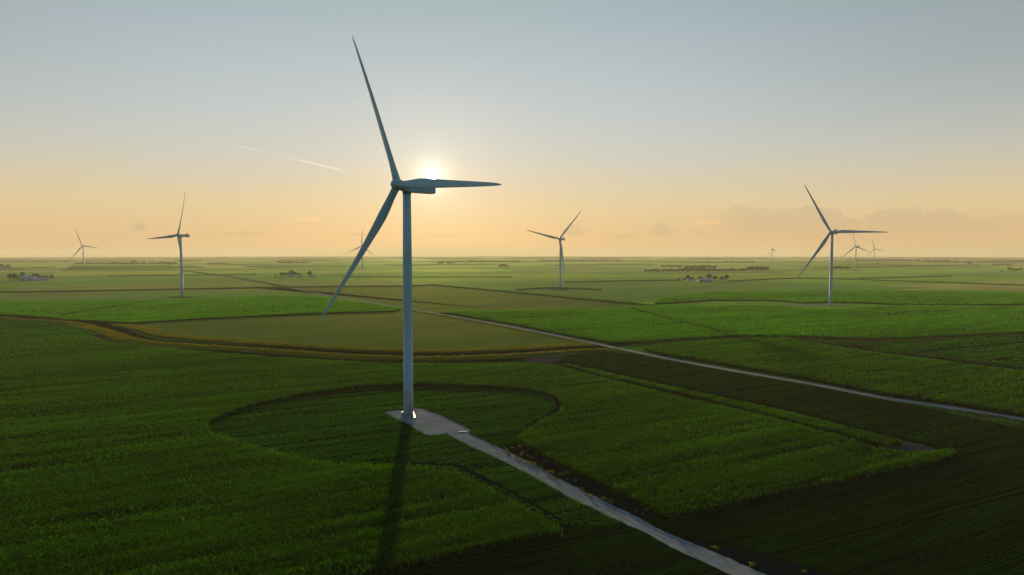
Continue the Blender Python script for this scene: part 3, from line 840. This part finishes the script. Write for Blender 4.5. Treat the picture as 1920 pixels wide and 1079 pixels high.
def turbine_meshes():
    d = {}
    bm = bmesh.new()
    prof = [(2.10, 0), (2.10, 22), (2.06, 22.02), (2.0, 46), (1.93, 68), (1.72, 95.2)]
    lathe(bm, prof, 48); me = bpy.data.meshes.new('tower'); bmesh.ops.recalc_face_normals(bm, faces=bm.faces); bm.to_mesh(me); bm.free(); me.materials.append(M_white)
    me.shade_smooth(); d['tower'] = me
    for z, r, hh, nm in ((0.0, 2.35, .28, 'base_flange'), (9.4, 2.16, .14, 'section_flange'), (22, 2.14, .12, 'section_flange2'), (46, 2.05, .12, 'section_flange3'), (68, 1.99, .12, 'section_flange4')):
        bm = bmesh.new(); lathe(bm, [(r, z), (r, z + hh)], 48)
        me = bpy.data.meshes.new('flange'); bmesh.ops.recalc_face_normals(bm, faces=bm.faces); bm.to_mesh(me); bm.free(); me.materials.append(M_seam if nm in ('base_flange', 'section_flange') else M_white); d[nm] = me
    # nacelle: axis along X, rotor at +X
    bm = bmesh.new(); secs = []
    for x, wy, z0, z1 in ((2.9, 1.55, -1.55, 1.5), (1.6, 1.95, -2.0, 1.85), (-1.0, 2.1, -2.35, 2.0), (-7, 2.1, -2.35, 2.0), (-13.4, 2.05, -2.35, 1.9), (-13.9, 1.95, -2.25, 1.75)):
        ring = []
        c = .45
        for y, z in ((-wy + c, z0), (wy - c, z0), (wy - .12, z0 + .12), (wy, z0 + c), (wy, z1 - c), (wy - .12, z1 - .12), (wy - c, z1), (-wy + c, z1), (-wy + .12, z1 - .12), (-wy, z1 - c), (-wy, z0 + c), (-wy + .12, z0 + .12)):
            ring.append(Vector((x, y, z)))
        secs.append(ring)
    rings(bm, secs)
    me = bpy.data.meshes.new('nacelle'); bmesh.ops.recalc_face_normals(bm, faces=bm.faces); bm.to_mesh(me); bm.free(); me.materials.append(M_white); d['nacelle'] = me
    bm = bmesh.new(); box(bm, -10.9, -10.1, -1.6, 1.6, 2.35, 4.0); box(bm, -10.6, -10.4, -1.3, -1.1, 1.9, 2.35); box(bm, -10.6, -10.4, 1.1, 1.3, 1.9, 2.35)
    me = bpy.data.meshes.new('cooler'); bmesh.ops.recalc_face_normals(bm, faces=bm.faces); bm.to_mesh(me); bm.free(); me.materials.append(M_dark); d['cooler'] = me
    bm = bmesh.new(); tube(bm, (-9.0, .6, 1.9), (-9.0, .6, 3.6), .09); tube(bm, (-9.0, .3, 3.4), (-9.0, .95, 3.4), .06); lathe(bm, [(.2, 0), (.22, .3), (.1, .45)], 10, Matrix.Translation((-9.0, .6, 3.5)))
    me = bpy.data.meshes.new('weather_mast'); bmesh.ops.recalc_face_normals(bm, faces=bm.faces); bm.to_mesh(me); bm.free(); me.materials.append(M_dark); d['weather_mast'] = me
    # yaw collar under the nacelle
    bm = bmesh.new(); lathe(bm, [(1.78, 0), (1.9, .5), (1.9, 1.3)], 32, Matrix.Translation((0, 0, 0)))
    me = bpy.data.meshes.new('yaw_collar'); bmesh.ops.recalc_face_normals(bm, faces=bm.faces); bm.to_mesh(me); bm.free(); me.materials.append(M_seam); d['yaw_collar'] = me
    # spinner: along +X
    bm = bmesh.new()
    M = Matrix.Rotation(math.pi / 2, 4, 'Y')
    lathe(bm, [(1.7, -2.0), (2.15, -1.7), (2.35, -.6), (2.35, .8), (2.15, 1.7), (1.7, 2.4), (1.05, 2.95), (.4, 3.2), (.05, 3.25)], 40, M)
    me = bpy.data.meshes.new('hub'); bmesh.ops.recalc_face_normals(bm, faces=bm.faces); bm.to_mesh(me); bm.free(); me.shade_smooth(); me.materials.append(M_white); d['hub'] = me
    d['blade'] = blade_mesh()
    return d


TM = turbine_meshes()


def turbine(base, psi, ph, tilt, cone, scale, label, detail=0):
    b_ = at(*base); root = empty('wind_turbine', b_); root.scale = (scale,) * 3
    tag(root, label, 'wind turbine', 'wind turbines standing in the fields')
    psi = math.radians(psi); tilt = math.radians(tilt); cone = math.radians(cone)
    tw = link('tower', TM['tower'], None, root)
    link('flange', TM['base_flange'], None, tw)
    if detail < 2:
        for k in ('section_flange', 'section_flange2', 'section_flange3', 'section_flange4'):
            link('flange', TM[k], None, tw)
    n0 = Vector((math.cos(psi), math.sin(psi), 0)); n = n0 * math.cos(tilt) + Vector((0, 0, math.sin(tilt)))
    up = -n0 * math.sin(tilt) + Vector((0, 0, math.cos(tilt))); side = n.cross(up)
    hub_p = Vector((0, 0, H_HUB)) + n * 4.6
    Rn = Matrix((n, -side, up)).transposed()      # local X -> n, Y -> -side, Z -> up
    nac = link('nacelle', TM['nacelle'], None, root)
    nac.matrix_basis = Matrix.Translation((0, 0, H_HUB - .1)) @ Matrix.Rotation(psi, 4, 'Z')
    link('cooler', TM['cooler'], None, nac)
    if detail < 2: link('weather_mast', TM['weather_mast'], None, nac)
    yc = link('yaw_collar', TM['yaw_collar'], None, nac); yc.location = (0, 0, -3.35)
    hub = link('hub', TM['hub'], None, root); hub.matrix_basis = Matrix.Translation(hub_p) @ Rn.to_4x4()
    for k in range(3):
        a = math.radians(ph) + k * 2 * math.pi / 3
        d = math.cos(a) * up + math.sin(a) * side
        tang = n.cross(d)                            # in the rotor plane
        c = max(0.0, cone - math.radians(2.6))
        dz = (d * math.cos(c) + n * math.sin(c)).normalized()
        yv = (n - dz * n.dot(dz)).normalized(); xv = yv.cross(dz)
        bl = link('blade', TM['blade'], None, root)
        bl.matrix_basis = Matrix.Translation(hub_p) @ Matrix((xv, yv, dz)).transposed().to_4x4()
    return root, tw


T1, T1tower = turbine((766, 778), 223.6, 24.7, 5.3, 6.7, 1.0, 'largest nearest wind turbine on the grey gravel pad, sun behind its nacelle')
turbine((341.5, 557), 234.5, 94.8, 5.9, 8.0, 1.0, 'mid-distance wind turbine left of the gravel road, one blade hanging down its tower', 1)
turbine((157, 507), 266.4, 21.5, 5.6, 5.3, 1.02, 'small wind turbine farthest left near the horizon', 2)
turbine((679.5, 504.6), 256.2, 115.9, 4.9, 7.0, 1.04, 'small wind turbine seen through behind the nearest turbine\'s lower blade', 2)
turbine((1050.6, 543), 235.5, 76.5, 6.3, 6.0, .99, 'wind turbine right of the nearest one, in a ring of grass in the middle distance', 1)
turbine((1557, 572), 222.9, 28.0, 2.7, 6.2, 1.0, 'second largest wind turbine on the right with one blade level to the right', 1)
turbine((1604, 510), 204.2, 11.0, 4.6, 6.9, .975, 'small wind turbine just right of the second largest one, nearer of the small pair', 2)
turbine((1639.5, 496), 238.0, 15.3, 4.0, 4.6, .99, 'small faint wind turbine, rightmost of all, near the horizon', 2)
turbine((1446.8, 495), 189.0, 17.0, 2.6, 2.0, .98, 'small faint wind turbine seen nearly edge-on beyond the long shelterbelt', 2)

# details of the nearest tower
tb = T1tower
sd = Vector((.55, -.835, 0)).normalized()           # towards the camera, a little to the right
side_ = Vector((-sd.y, sd.x, 0))
Md = Matrix((side_, sd, Vector((0, 0, 1)))).transposed().to_4x4()
bm = bmesh.new()
pts = [(-.45, 0), (.45, 0), (.45, 1.7), (.3, 2.05), (0, 2.2), (-.3, 2.05), (-.45, 1.7)]
vs0 = [bm.verts.new(Md @ Vector((x, 2.06, 2.9 + z))) for x, z in pts]; vs1 = [bm.verts.new(Md @ Vector((x, 2.16, 2.9 + z))) for x, z in pts]
bm.faces.new(vs0); bm.faces.new(vs1)
for i in range(7): bm.faces.new((vs0[i], vs0[(i + 1) % 7], vs1[(i + 1) % 7], vs1[i]))
door = from_bm('door', bm, M_seam, tb)
bm = bmesh.new(); box(bm, -.35, .35, 2.1, 2.35, 5.7, 5.95, Md); from_bm('door_lamp', bm, M_dark, tb)
# stair: landing and a flight going down to the right
bm = bmesh.new()
box(bm, -.8, .8, 2.12, 3.3, 2.72, 2.82, Md)
nst = 11
for i in range(nst):
    y = 3.42 + i * .29; z = 2.70 - (i + .6) * .235
    box(bm, -.62, .62, y - .19, y + .19, z - .02, z + .02, Md)
from_bm('stair_tread', bm, M_tread, tb)
bm = bmesh.new()
for x in (-.68, .68):
    a = Md @ Vector((x, 3.3, 2.74)); b2 = Md @ Vector((x, 6.55, .10))
    M_ = Matrix.Translation(a) @ (b2 - a).to_track_quat('X', 'Z').to_matrix().to_4x4()
    box(bm, 0, (b2 - a).length, -.04, .04, -.16, .12, M_)
from_bm('stair_stringer', bm, M_tread, tb)
bm = bmesh.new()
for x in (-.72, .72):
    for zz in (.55, 1.05):
        tube(bm, Md @ Vector((x, 3.3, 2.76 + zz)), Md @ Vector((x, 6.55, .12 + zz)), .04)
        tube(bm, Md @ Vector((x, 2.2, 2.8 + zz)), Md @ Vector((x, 3.3, 2.8 + zz)), .04)
    for i in range(4):
        y = 3.35 + i * 1.03; z = 2.72 - i * .84
        tube(bm, Md @ Vector((x, y, z)), Md @ Vector((x, y, z + 1.06)), .03)
    tube(bm, Md @ Vector((x, 3.2, 0.05)), Md @ Vector((x, 3.2, 2.75)), .05)
from_bm('stair_railing', bm, M_galv, tb)
bm = bmesh.new(); lathe(bm, [(3.1, .02), (3.1, .30), (2.9, .36)], 40); from_bm('foundation', bm, M_conc, T1)
# cabinet left of the tower
pc = at(755, 779)
cab = empty('electrical_cabinet', (pc.x, pc.y, .16)); tag(cab, 'small white electrical cabinet beside the nearest tower foot', 'cabinet')
bm = bmesh.new(); box(bm, -.5, .5, -.35, .35, .1, 1.25); box(bm, -.58, .58, -.43, .43, 1.25, 1.33); from_bm('housing', bm, M_wall, cab)
bm = bmesh.new(); box(bm, -.6, .6, -.45, .45, 0, .1); from_bm('plinth', bm, M_conc, cab)
# low marker boards where the pad meets the track
pm = at(868, 811)
mk = empty('marker_post', (pm.x, pm.y, .1)); tag(mk, 'low pale marker beam lying at the corner of the gravel pad', 'marker')
bm = bmesh.new(); box(bm, -1.8, 1.8, -.12, .12, .05, .3, Matrix.Rotation(.25, 4, 'Z')); bmesh.ops.bevel(bm, geom=bm.edges[:], offset=.03, segments=1); from_bm('beam', bm, M_wall, mk)

# ---------------------------------------------------------------- trees


def tree_meshes(seed, wide=1.0, n=420):
    r = np.random.default_rng(seed)
    cl_ = []
    for i in range(9):
        a = r.uniform(0, 6.28); rad = r.uniform(.0, .26) * wide
        cl_.append((rad * math.cos(a), rad * math.sin(a), r.uniform(.36, .78), r.uniform(.15, .25)))
    cl_.append((0, 0, .8, .18))
    V_, T_ = [], []
    for i in range(n):
        c = cl_[r.integers(len(cl_))]
        v = r.normal(size=3); v /= np.linalg.norm(v); q = np.array(c[:3]) + v * c[3] * r.uniform(.55, 1.05) * np.array([wide, wide, .9])
        u1 = r.normal(size=3); u1 /= np.linalg.norm(u1); u2 = np.cross(u1, r.normal(size=3)); u2 /= np.linalg.norm(u2); s = r.uniform(.025, .055)
        k = len(V_); V_ += [q + u1 * s, q + u2 * s, q - u1 * s, q - u2 * s]; T_ += [(k, k + 1, k + 2), (k, k + 2, k + 3)]
    crown = np_mesh('crown', np.array(V_), np.array(T_), [M_tree])
    bm = bmesh.new(); lathe(bm, [(.035, 0), (.024, .2), (.02, .45), (.006, .8)], 8)
    for c in cl_[:6]:
        a = Vector((0, 0, .25 + .1 * r.random())); b_ = Vector(c[:3]); M_ = Matrix.Translation(a) @ (b_ - a).to_track_quat('Z', 'Y').to_matrix().to_4x4()
        lathe(bm, [(.013, 0), (.005, (b_ - a).length)], 5, M_)
    trunk = bpy.data.meshes.new('trunk'); bmesh.ops.recalc_face_normals(bm, faces=bm.faces); bm.to_mesh(trunk); bm.free(); trunk.materials.append(M_bark)
    return crown, trunk


TREES = [tree_meshes(1, 1.0), tree_meshes(2, 1.25), tree_meshes(3, .8), tree_meshes(4, 1.1)]
rt = random.Random(9)


def tree(u, vbase, hpx, label, group, name='tree', wide=1.0, var=None):
    p = at(u, vbase); d = p.y; h = hpx * d / F * 1.06
    root = empty(name, p); root.scale = (h * wide, h * wide, h); root.rotation_euler.z = rt.uniform(0, 6.28)
    c, tr = TREES[rt.randrange(4) if var is None else var]
    link('crown', c, None, root); link('trunk', tr, None, root)
    return tag(root, label, 'tree', group)


def shrub_cluster():
    r = np.random.default_rng(8)
    P = r.normal(0, .22, (60, 2)); V_, T_ = leaf_arrays(P, 5, .05, .7, .35, .16, .8, .8, .12, .4)
    return np_mesh('foliage', V_, T_, [M_grass_g])


for a in ((18.7, 526.3, 13, 'tree at the left end of the left farmstead', 1), (27, 526.5, 13.5, 'tall tree second from the left end of the left farmstead', 1), (33, 526.3, 8, 'short tree left of the long blue-roofed barn', 1),
          (42, 524.5, 14.5, 'tallest tree rising behind the left end of the long blue-roofed barn', 2), (56, 522.8, 7, 'low tree behind the middle of the long blue-roofed barn', 1), (63, 523, 9.5, 'tree behind the right half of the long blue-roofed barn', 3),
          (69.5, 523.3, 10.5, 'tree behind the small bright white shed', 0), (76, 524, 7.5, 'low tree just right of the small bright white shed', 1), (83, 524, 7.5, 'tree behind the small blue barn', 1),
          (89, 525.2, 8.5, 'second tree from the right end of the left farmstead', 2), (97.5, 525, 9.5, 'round tree at the right end of the left farmstead', 0)):
    tree(a[0], a[1], a[2], a[3], 'trees round the left farmstead', wide=1.15, var=a[4])
for a in ((-9, 505, 9, 'broad tree cut by the left edge of the photo'), (4, 505, 9.5, 'broad tree at the left photo edge above white sheds'), (16, 505.2, 9, 'broad round tree just right of the left edge, behind white sheds')):
    tree(*a, 'trees of the farm at the left edge', wide=1.5)
for a in ((516.5, 519.5, 5, 'small lone tree left of the middle-left farmstead'), (527, 519.6, 8, 'first tree of the dense clump in the middle-left farmstead'), (532.5, 519.6, 8.5, 'second tree of the dense clump in the middle-left farmstead'),
          (538, 519.4, 8, 'third tree of the dense clump in the middle-left farmstead'), (547, 519.3, 12.5, 'tallest tree of the middle-left farmstead'), (554, 519, 9, 'round tree right of the tallest in the middle-left farmstead'),
          (559, 519, 6.5, 'low tree right of the white house in the middle-left farmstead'), (563.5, 518.8, 5.5, 'small tree behind the pale shed of the middle-left farmstead'), (580.6, 519.2, 11, 'separate round tree right of the middle-left farmstead')):
    tree(*a, 'trees of the middle-left farmstead', wide=1.15)
for a in ((1273.8, 526.5, 4, 'tiny leftmost tree of the right farmstead'), (1283, 527, 6.5, 'small conical tree at the left of the right farmstead'), (1290, 527, 11, 'tall tree behind the small house of the right farmstead'),
          (1297.5, 527.2, 8, 'bushy tree right of the small house of the right farmstead'), (1312, 525.5, 8, 'tree behind the left end of the white barn'), (1319, 525.5, 6, 'small tree behind the middle of the white barn'),
          (1330.7, 526, 12.5, 'broad tree behind the right end of the white barn'), (1341.5, 527, 10, 'tree just right of the white barn'), (1353, 527.3, 9, 'second tree from the right end of the right farmstead'),
          (1362.5, 527.2, 12.5, 'broad dome-shaped tree at the right end of the right farmstead')):
    tree(*a, 'trees of the right farmstead', wide=1.2)
# long shelterbelt and its companions
for i in range(44):
    tree(1210 + i * 4.35 + rt.uniform(-1, 1), 511.3 - .02 * i + rt.uniform(-.3, .3), 5.6 + rt.uniform(0, 2.0) + (1.5 if 14 < i < 26 else 0), 'dark tree standing in the long front row of the shelterbelt', 'front row of the shelterbelt', wide=1.2)
for i in range(10):
    tree(1241 + i * 4, 502.8 + rt.uniform(-.2, .2), 4.6 + rt.uniform(0, 1), 'hazy tree in the short row behind the left half of the shelterbelt', 'short row behind the shelterbelt, left', wide=1.2)
for i in range(16):
    tree(1286 + i * 3.7, 504.5 + rt.uniform(-.6, .6), 5.5 + rt.uniform(0, 1.8), 'hazy tree in the clump behind the middle of the shelterbelt', 'clump behind the shelterbelt, middle', wide=1.3)
for i in range(11):
    tree(1401 + i * 3.8, 509.5 + rt.uniform(-.3, .3), 9 + rt.uniform(0, 1.5), 'dark tree in the even-topped block at the right end of the shelterbelt', 'even-topped block right of the shelterbelt', wide=1.0)
for i in range(8):
    tree(1564 + i * 3.9, 506 + rt.uniform(-.2, .2), 6 + rt.uniform(0, 1.2), 'dark tree in the clump just right of the second largest turbine tower', 'clump by the second largest turbine', wide=1.2)
for i in range(6):
    tree(1580 + i * 3.6, 493.5, 2.8 + rt.uniform(0, 1), 'faint tree in the far clump beyond the small turbine pair', 'far clump beyond the small turbine pair', wide=1.3)
tree(1818, 498, 7, 'round hazy tree at the left of the far-right group', 'far-right hazy trees', wide=1.2)
for i in range(11):
    tree(1826 + i * 3 if i < 4 else 1842 + i * 5.2, 499, (2 if i < 4 else 4) + rt.uniform(0, 1), 'low hazy tree in the far-right row', 'far-right low row', wide=1.3)
for i, (u, h_) in enumerate(((1892, 8), (1899, 6.5), (1904, 5.5), (1908, 6), (1914, 7.5))):
    tree(u, 509.3, h_, ['leaning tree at the left of the far-right farm clump', 'bushy tree second from left in the far-right farm clump', 'lowest tree in the middle of the far-right farm clump', 'tree second from right in the far-right farm clump', 'tallest tree at the right of the far-right farm clump'][i], 'trees of the far-right farm')
for a in ((245.5, 496.6, 6.5, 'left tree of the hazy pair above the left fields'), (250, 496.8, 8.5, 'taller right tree of the hazy pair above the left fields')):
    tree(*a, 'hazy pair of trees', wide=1.2)
for i in range(7):
    tree(304 + i * 3.3, 497.2 + i * .15, 5 + rt.uniform(0, 2), 'hazy tree in the clump left of the left turbine tower', 'clump left of the left turbine', wide=1.25)
for i in range(4):
    tree(255 + i * 3.5 if i < 2 else 283 + i * 4, 496.6, 2.6 + rt.uniform(0, .8), 'tiny hazy tree between the hazy pair and the clump', 'tiny trees left of the left turbine', wide=1.3)
for i in range(10):
    tree(394 + i * 3.0, 497.6, 2.6 + rt.uniform(0, 2), 'hazy tree in the low row right of the left turbine tower', 'low row right of the left turbine', wide=1.3)
for i in range(6):
    tree(350 + i * 5.2, 492.3 - i * .3, 3.2 + rt.uniform(0, 1.4), 'faint tree in the broken line beyond the left turbine', 'broken line beyond the left turbine', wide=1.3)
for i in range(7):
    tree(822 + i * 3.1 if i < 3 else 828 + i * 4.0, 496.2, 3.8 + rt.uniform(0, 1.4), 'hazy tree in the far clump right of the nearest tower', 'far clump right of the nearest tower', wide=1.3)
for i in range(4):
    tree(938 + i * 4.6, 502.3, 4.8 + 2 * (i in (1, 2)) + rt.uniform(0, .8), 'tree in the small dark clump between the nearest turbine and the ringed one', 'small dark clump in the centre', wide=1.3)
for i in range(5):
    tree(114 + i * 3.3, 493.2, 2.8 + rt.uniform(0, .4), 'faint tree in the flat-topped block left of the far-left turbine', 'flat-topped block by the far-left turbine', wide=1.2)
# shrubs by the creek
SH = shrub_cluster()
for u, v, h_, lb in ((1501, 636, 6, 'leftmost round shrub on the right creek bank'), (1543, 637, 5.5, 'second round shrub on the right creek bank'), (1619, 640, 6.5, 'largest dark shrub on the right creek bank'), (1628, 640.5, 5.5, 'shrub touching the largest on the right creek bank'),
                     (1596.5, 648.5, 5.5, 'dark shrub between creek and diagonal ditch'), (1655.6, 661.5, 4.5, 'pale shrub, uppermost along the diagonal ditch'), (1755, 672, 5, 'shrub in the middle of the diagonal ditch'),
                     (1799, 679, 4.5, 'shrub right of the middle of the diagonal ditch'), (1875, 689, 4.5, 'shrub near the right end of the diagonal ditch'), (1912, 692.5, 5, 'shrub at the right photo edge on the diagonal ditch'),
                     (76, 600, 4, 'small shrub on the left creek bank'), (4, 601, 4, 'dark shrub at the left photo edge by the creek'), (1254, 668, 3, 'small pale shrub beside the gravel road')):
    p = at(u, v); o = link('shrub', SH, None); o.location = p; s = h_ * p.y / F * 1.3; o.scale = (s * 1.1, s * 1.1, s); o.rotation_euler.z = rt.uniform(0, 6)
    tag(o, lb, 'shrub', 'shrubs along the ditches')
# weeds on the bare soil
r = np.random.default_rng(4); V_, T_ = leaf_arrays(r.normal(0, .18, (14, 2)), 5, .03, .35, .32, .14, .7, .8, .1, .4)
WD = np_mesh('weed_tuft', V_, T_, [M_weed])
WP = [(952, 851), (956, 853), (967, 857), (968, 861), (978, 855), (989, 855), (990, 857), (980, 850), (998, 861), (976, 865), (985, 869), (989, 870), (995, 871), (1002, 874), (1006, 877), (1008, 875), (1014, 876), (1017, 880), (1021, 868), (1023, 867), (1027, 889), (1033, 887), (1037, 889), (1054, 893), (1064, 889), (1063, 901), (1080, 899), (1078, 904), (1035, 895), (1042, 901), (1090, 918), (1093, 921), (1107, 933), (1131, 938), (1145, 944), (1213, 958), (1219, 957), (1229, 962), (1205, 965), (1194, 960), (1340, 1030), (1408, 1064), (1410, 1060), (1508, 1074), (950, 845), (960, 841), (975, 839), (1236, 965), (1244, 962)]
for i, (u, v) in enumerate(WP):
    p = at(u, v); o = link('weed_tuft', WD, None); o.location = (p.x, p.y, .05); s = rt.uniform(.8, 1.9); o.scale = (s, s, s); o.rotation_euler.z = rt.uniform(0, 6)
    tag(o, 'yellow-green weed tuft on the bare soil beside the access road', 'weed', 'weeds on the bare soil')

# ---------------------------------------------------------------- farm buildings


def barn(u0, u1, v, hpx, label, roof=M_roof, wall=M_wall, depth=12, name='barn', doors=2):
    a = at(u0, v); b_ = at(u1, v); c = (a + b_) / 2; L = (b_ - a).length; h = hpx * c.y / F
    root = empty(name, c); tag(root, label, 'barn' if name == 'barn' else name, 'farm buildings'); hw = h * .55
    bm = bmesh.new(); D = depth / 2
    for y in (-D, D): pass
    box(bm, -L / 2, L / 2, -D, D, -.3, hw)
    for x in (-L / 2, L / 2):
        bm.faces.new([bm.verts.new(q) for q in ((x, -D, hw), (x, D, hw), (x, 0, h - .15))])
    from_bm('wall', bm, wall, root)
    bm = bmesh.new(); o_ = .6
    for s in (-1, 1):
        vs = [(-L / 2 - o_, s * (D + o_), hw - .25), (L / 2 + o_, s * (D + o_), hw - .25), (L / 2 + o_, 0, h), (-L / 2 - o_, 0, h)]
        t_ = [bm.verts.new(q) for q in vs]; u_ = [bm.verts.new((q[0], q[1], q[2] + .2)) for q in vs]
        bm.faces.new(t_); bm.faces.new(u_)
        for i in range(4): bm.faces.new((t_[i], t_[(i + 1) % 4], u_[(i + 1) % 4], u_[i]))
    from_bm('roof', bm, roof, root)
    for i in range(doors):
        x = (i + .5) / doors * L - L / 2
        bm = bmesh.new(); box(bm, x - min(2, L * .08), x + min(2, L * .08), -D - .08, -D - .01, 0, hw * .75); from_bm('door', bm, M_glass, root)
    return root


barn(40, 67, 526.6, 9, 'long barn with a blue-grey roof among the trees of the left farmstead', depth=16)
barn(68.5, 71.5, 526.8, 4.5, 'small bright white shed right of the long blue-roofed barn', roof=M_wall, depth=7, doors=1)
barn(79, 90, 526.2, 6, 'small blue-roofed barn in the right part of the left farmstead', depth=11)
barn(-4, 5, 506.3, 4, 'white shed cut by the left edge below the broad trees', roof=M_wall)
barn(7, 14, 506.4, 3.6, 'middle white shed near the left edge', roof=M_wall)
barn(15.5, 23, 506.2, 3.2, 'right-hand white shed near the left edge', roof=M_wall)
barn(541, 552, 520, 4, 'white house among the trees of the middle-left farmstead', name='house')
barn(559, 566.5, 520, 4, 'pale shed right of the white house in the middle-left farmstead', depth=8)
barn(582, 591, 520, 3.6, 'pale shed right of the separate round tree')
barn(1308, 1335, 528, 5, 'long white barn of the right farmstead', roof=M_wall, depth=14)
barn(1289, 1294, 527.8, 5, 'small white house at the left of the right farmstead', name='house', depth=9, doors=1)
barn(1872, 1880, 509.3, 2.6, 'small pale shed left of the far-right farm clump', doors=1)
# gravel rings at the feet of the other turbines
for (u, v, a, b_) in ((341.5, 558, 26, 14), (1050.6, 543.6, 24, 12), (1530, 573, 40, 9)):
    c = at(u, v); pg = [Vector((c.x + a * math.cos(q) * (1 + .1 * math.sin(3 * q)), c.y + b_ * math.sin(q), 0)) for q in np.linspace(0, 2 * math.pi, 28, endpoint=False)]
    tag(sheet('turbine_pad', pg, .4, M_mud if v < 570 else M_gravel), kind='structure')

# ---------------------------------------------------------------- woods along the horizon
r = np.random.default_rng(21); parts = []
for k in range(46):
    d = r.uniform(5200, 16000); a = r.uniform(-.70, .70); L = r.uniform(150, 1300) * (d / 9000); hh = r.uniform(9, 15)
    n = int(L / 14) + 2; cxx, cyy = d * math.sin(a), d * math.cos(a)
    for j in range(n):
        x = cxx + (j - n / 2) * 14 + r.normal(0, 3); y = cyy + (j - n / 2) * 3.0 + r.normal(0, 12); z = gz(x, y); h_ = hh * r.uniform(.65, 1.15); rd = r.uniform(8, 13)
        P = np.array([[x + rd * math.cos(q), y + rd * math.sin(q), z - .5] for q in np.linspace(0, 2 * math.pi, 6, endpoint=False)]
                     + [[x + rd * 1.05 * math.cos(q), y + rd * math.sin(q), z + h_ * .6] for q in np.linspace(.4, 2 * math.pi + .4, 6, endpoint=False)]
                     + [[x + rd * .5 * math.cos(q), y + rd * .5 * math.sin(q), z + h_ * r.uniform(.9, 1.05)] for q in np.linspace(0, 2 * math.pi, 6, endpoint=False)] + [[x, y, z + h_]])
        T_ = []
        for o in (0, 6):
            for i in range(6):
                q = (i + 1) % 6; T_ += [(o + i, o + q, o + 6 + q), (o + i, o + 6 + q, o + 6 + i)]
        for i in range(6): T_.append((12 + i, 12 + (i + 1) % 6, 18))
        parts.append((P, np.array(T_)))
V_, T_ = join_arrays(parts)
tag(link('distant_woods', np_mesh('distant_woods', V_, T_, [M_tree])), 'thin hazy lines of distant woods along the horizon', 'woods', kind='stuff')

# ---------------------------------------------------------------- the air
m, t, out = new_mat('haze_air')
pv = t.node('ShaderNodeVolumePrincipled'); pv.inputs['Color'].default_value = (0.92, 0.85, 0.62, 1)
pv.inputs['Density'].default_value = 6.0e-5; pv.inputs['Anisotropy'].default_value = 0.16
t.l.new(pv.outputs[0], out.inputs['Volume'])
bm = bmesh.new(); box(bm, -36000, 36000, -36000, 36000, -92, 178)
tag(from_bm('haze', bm, m), kind='stuff')
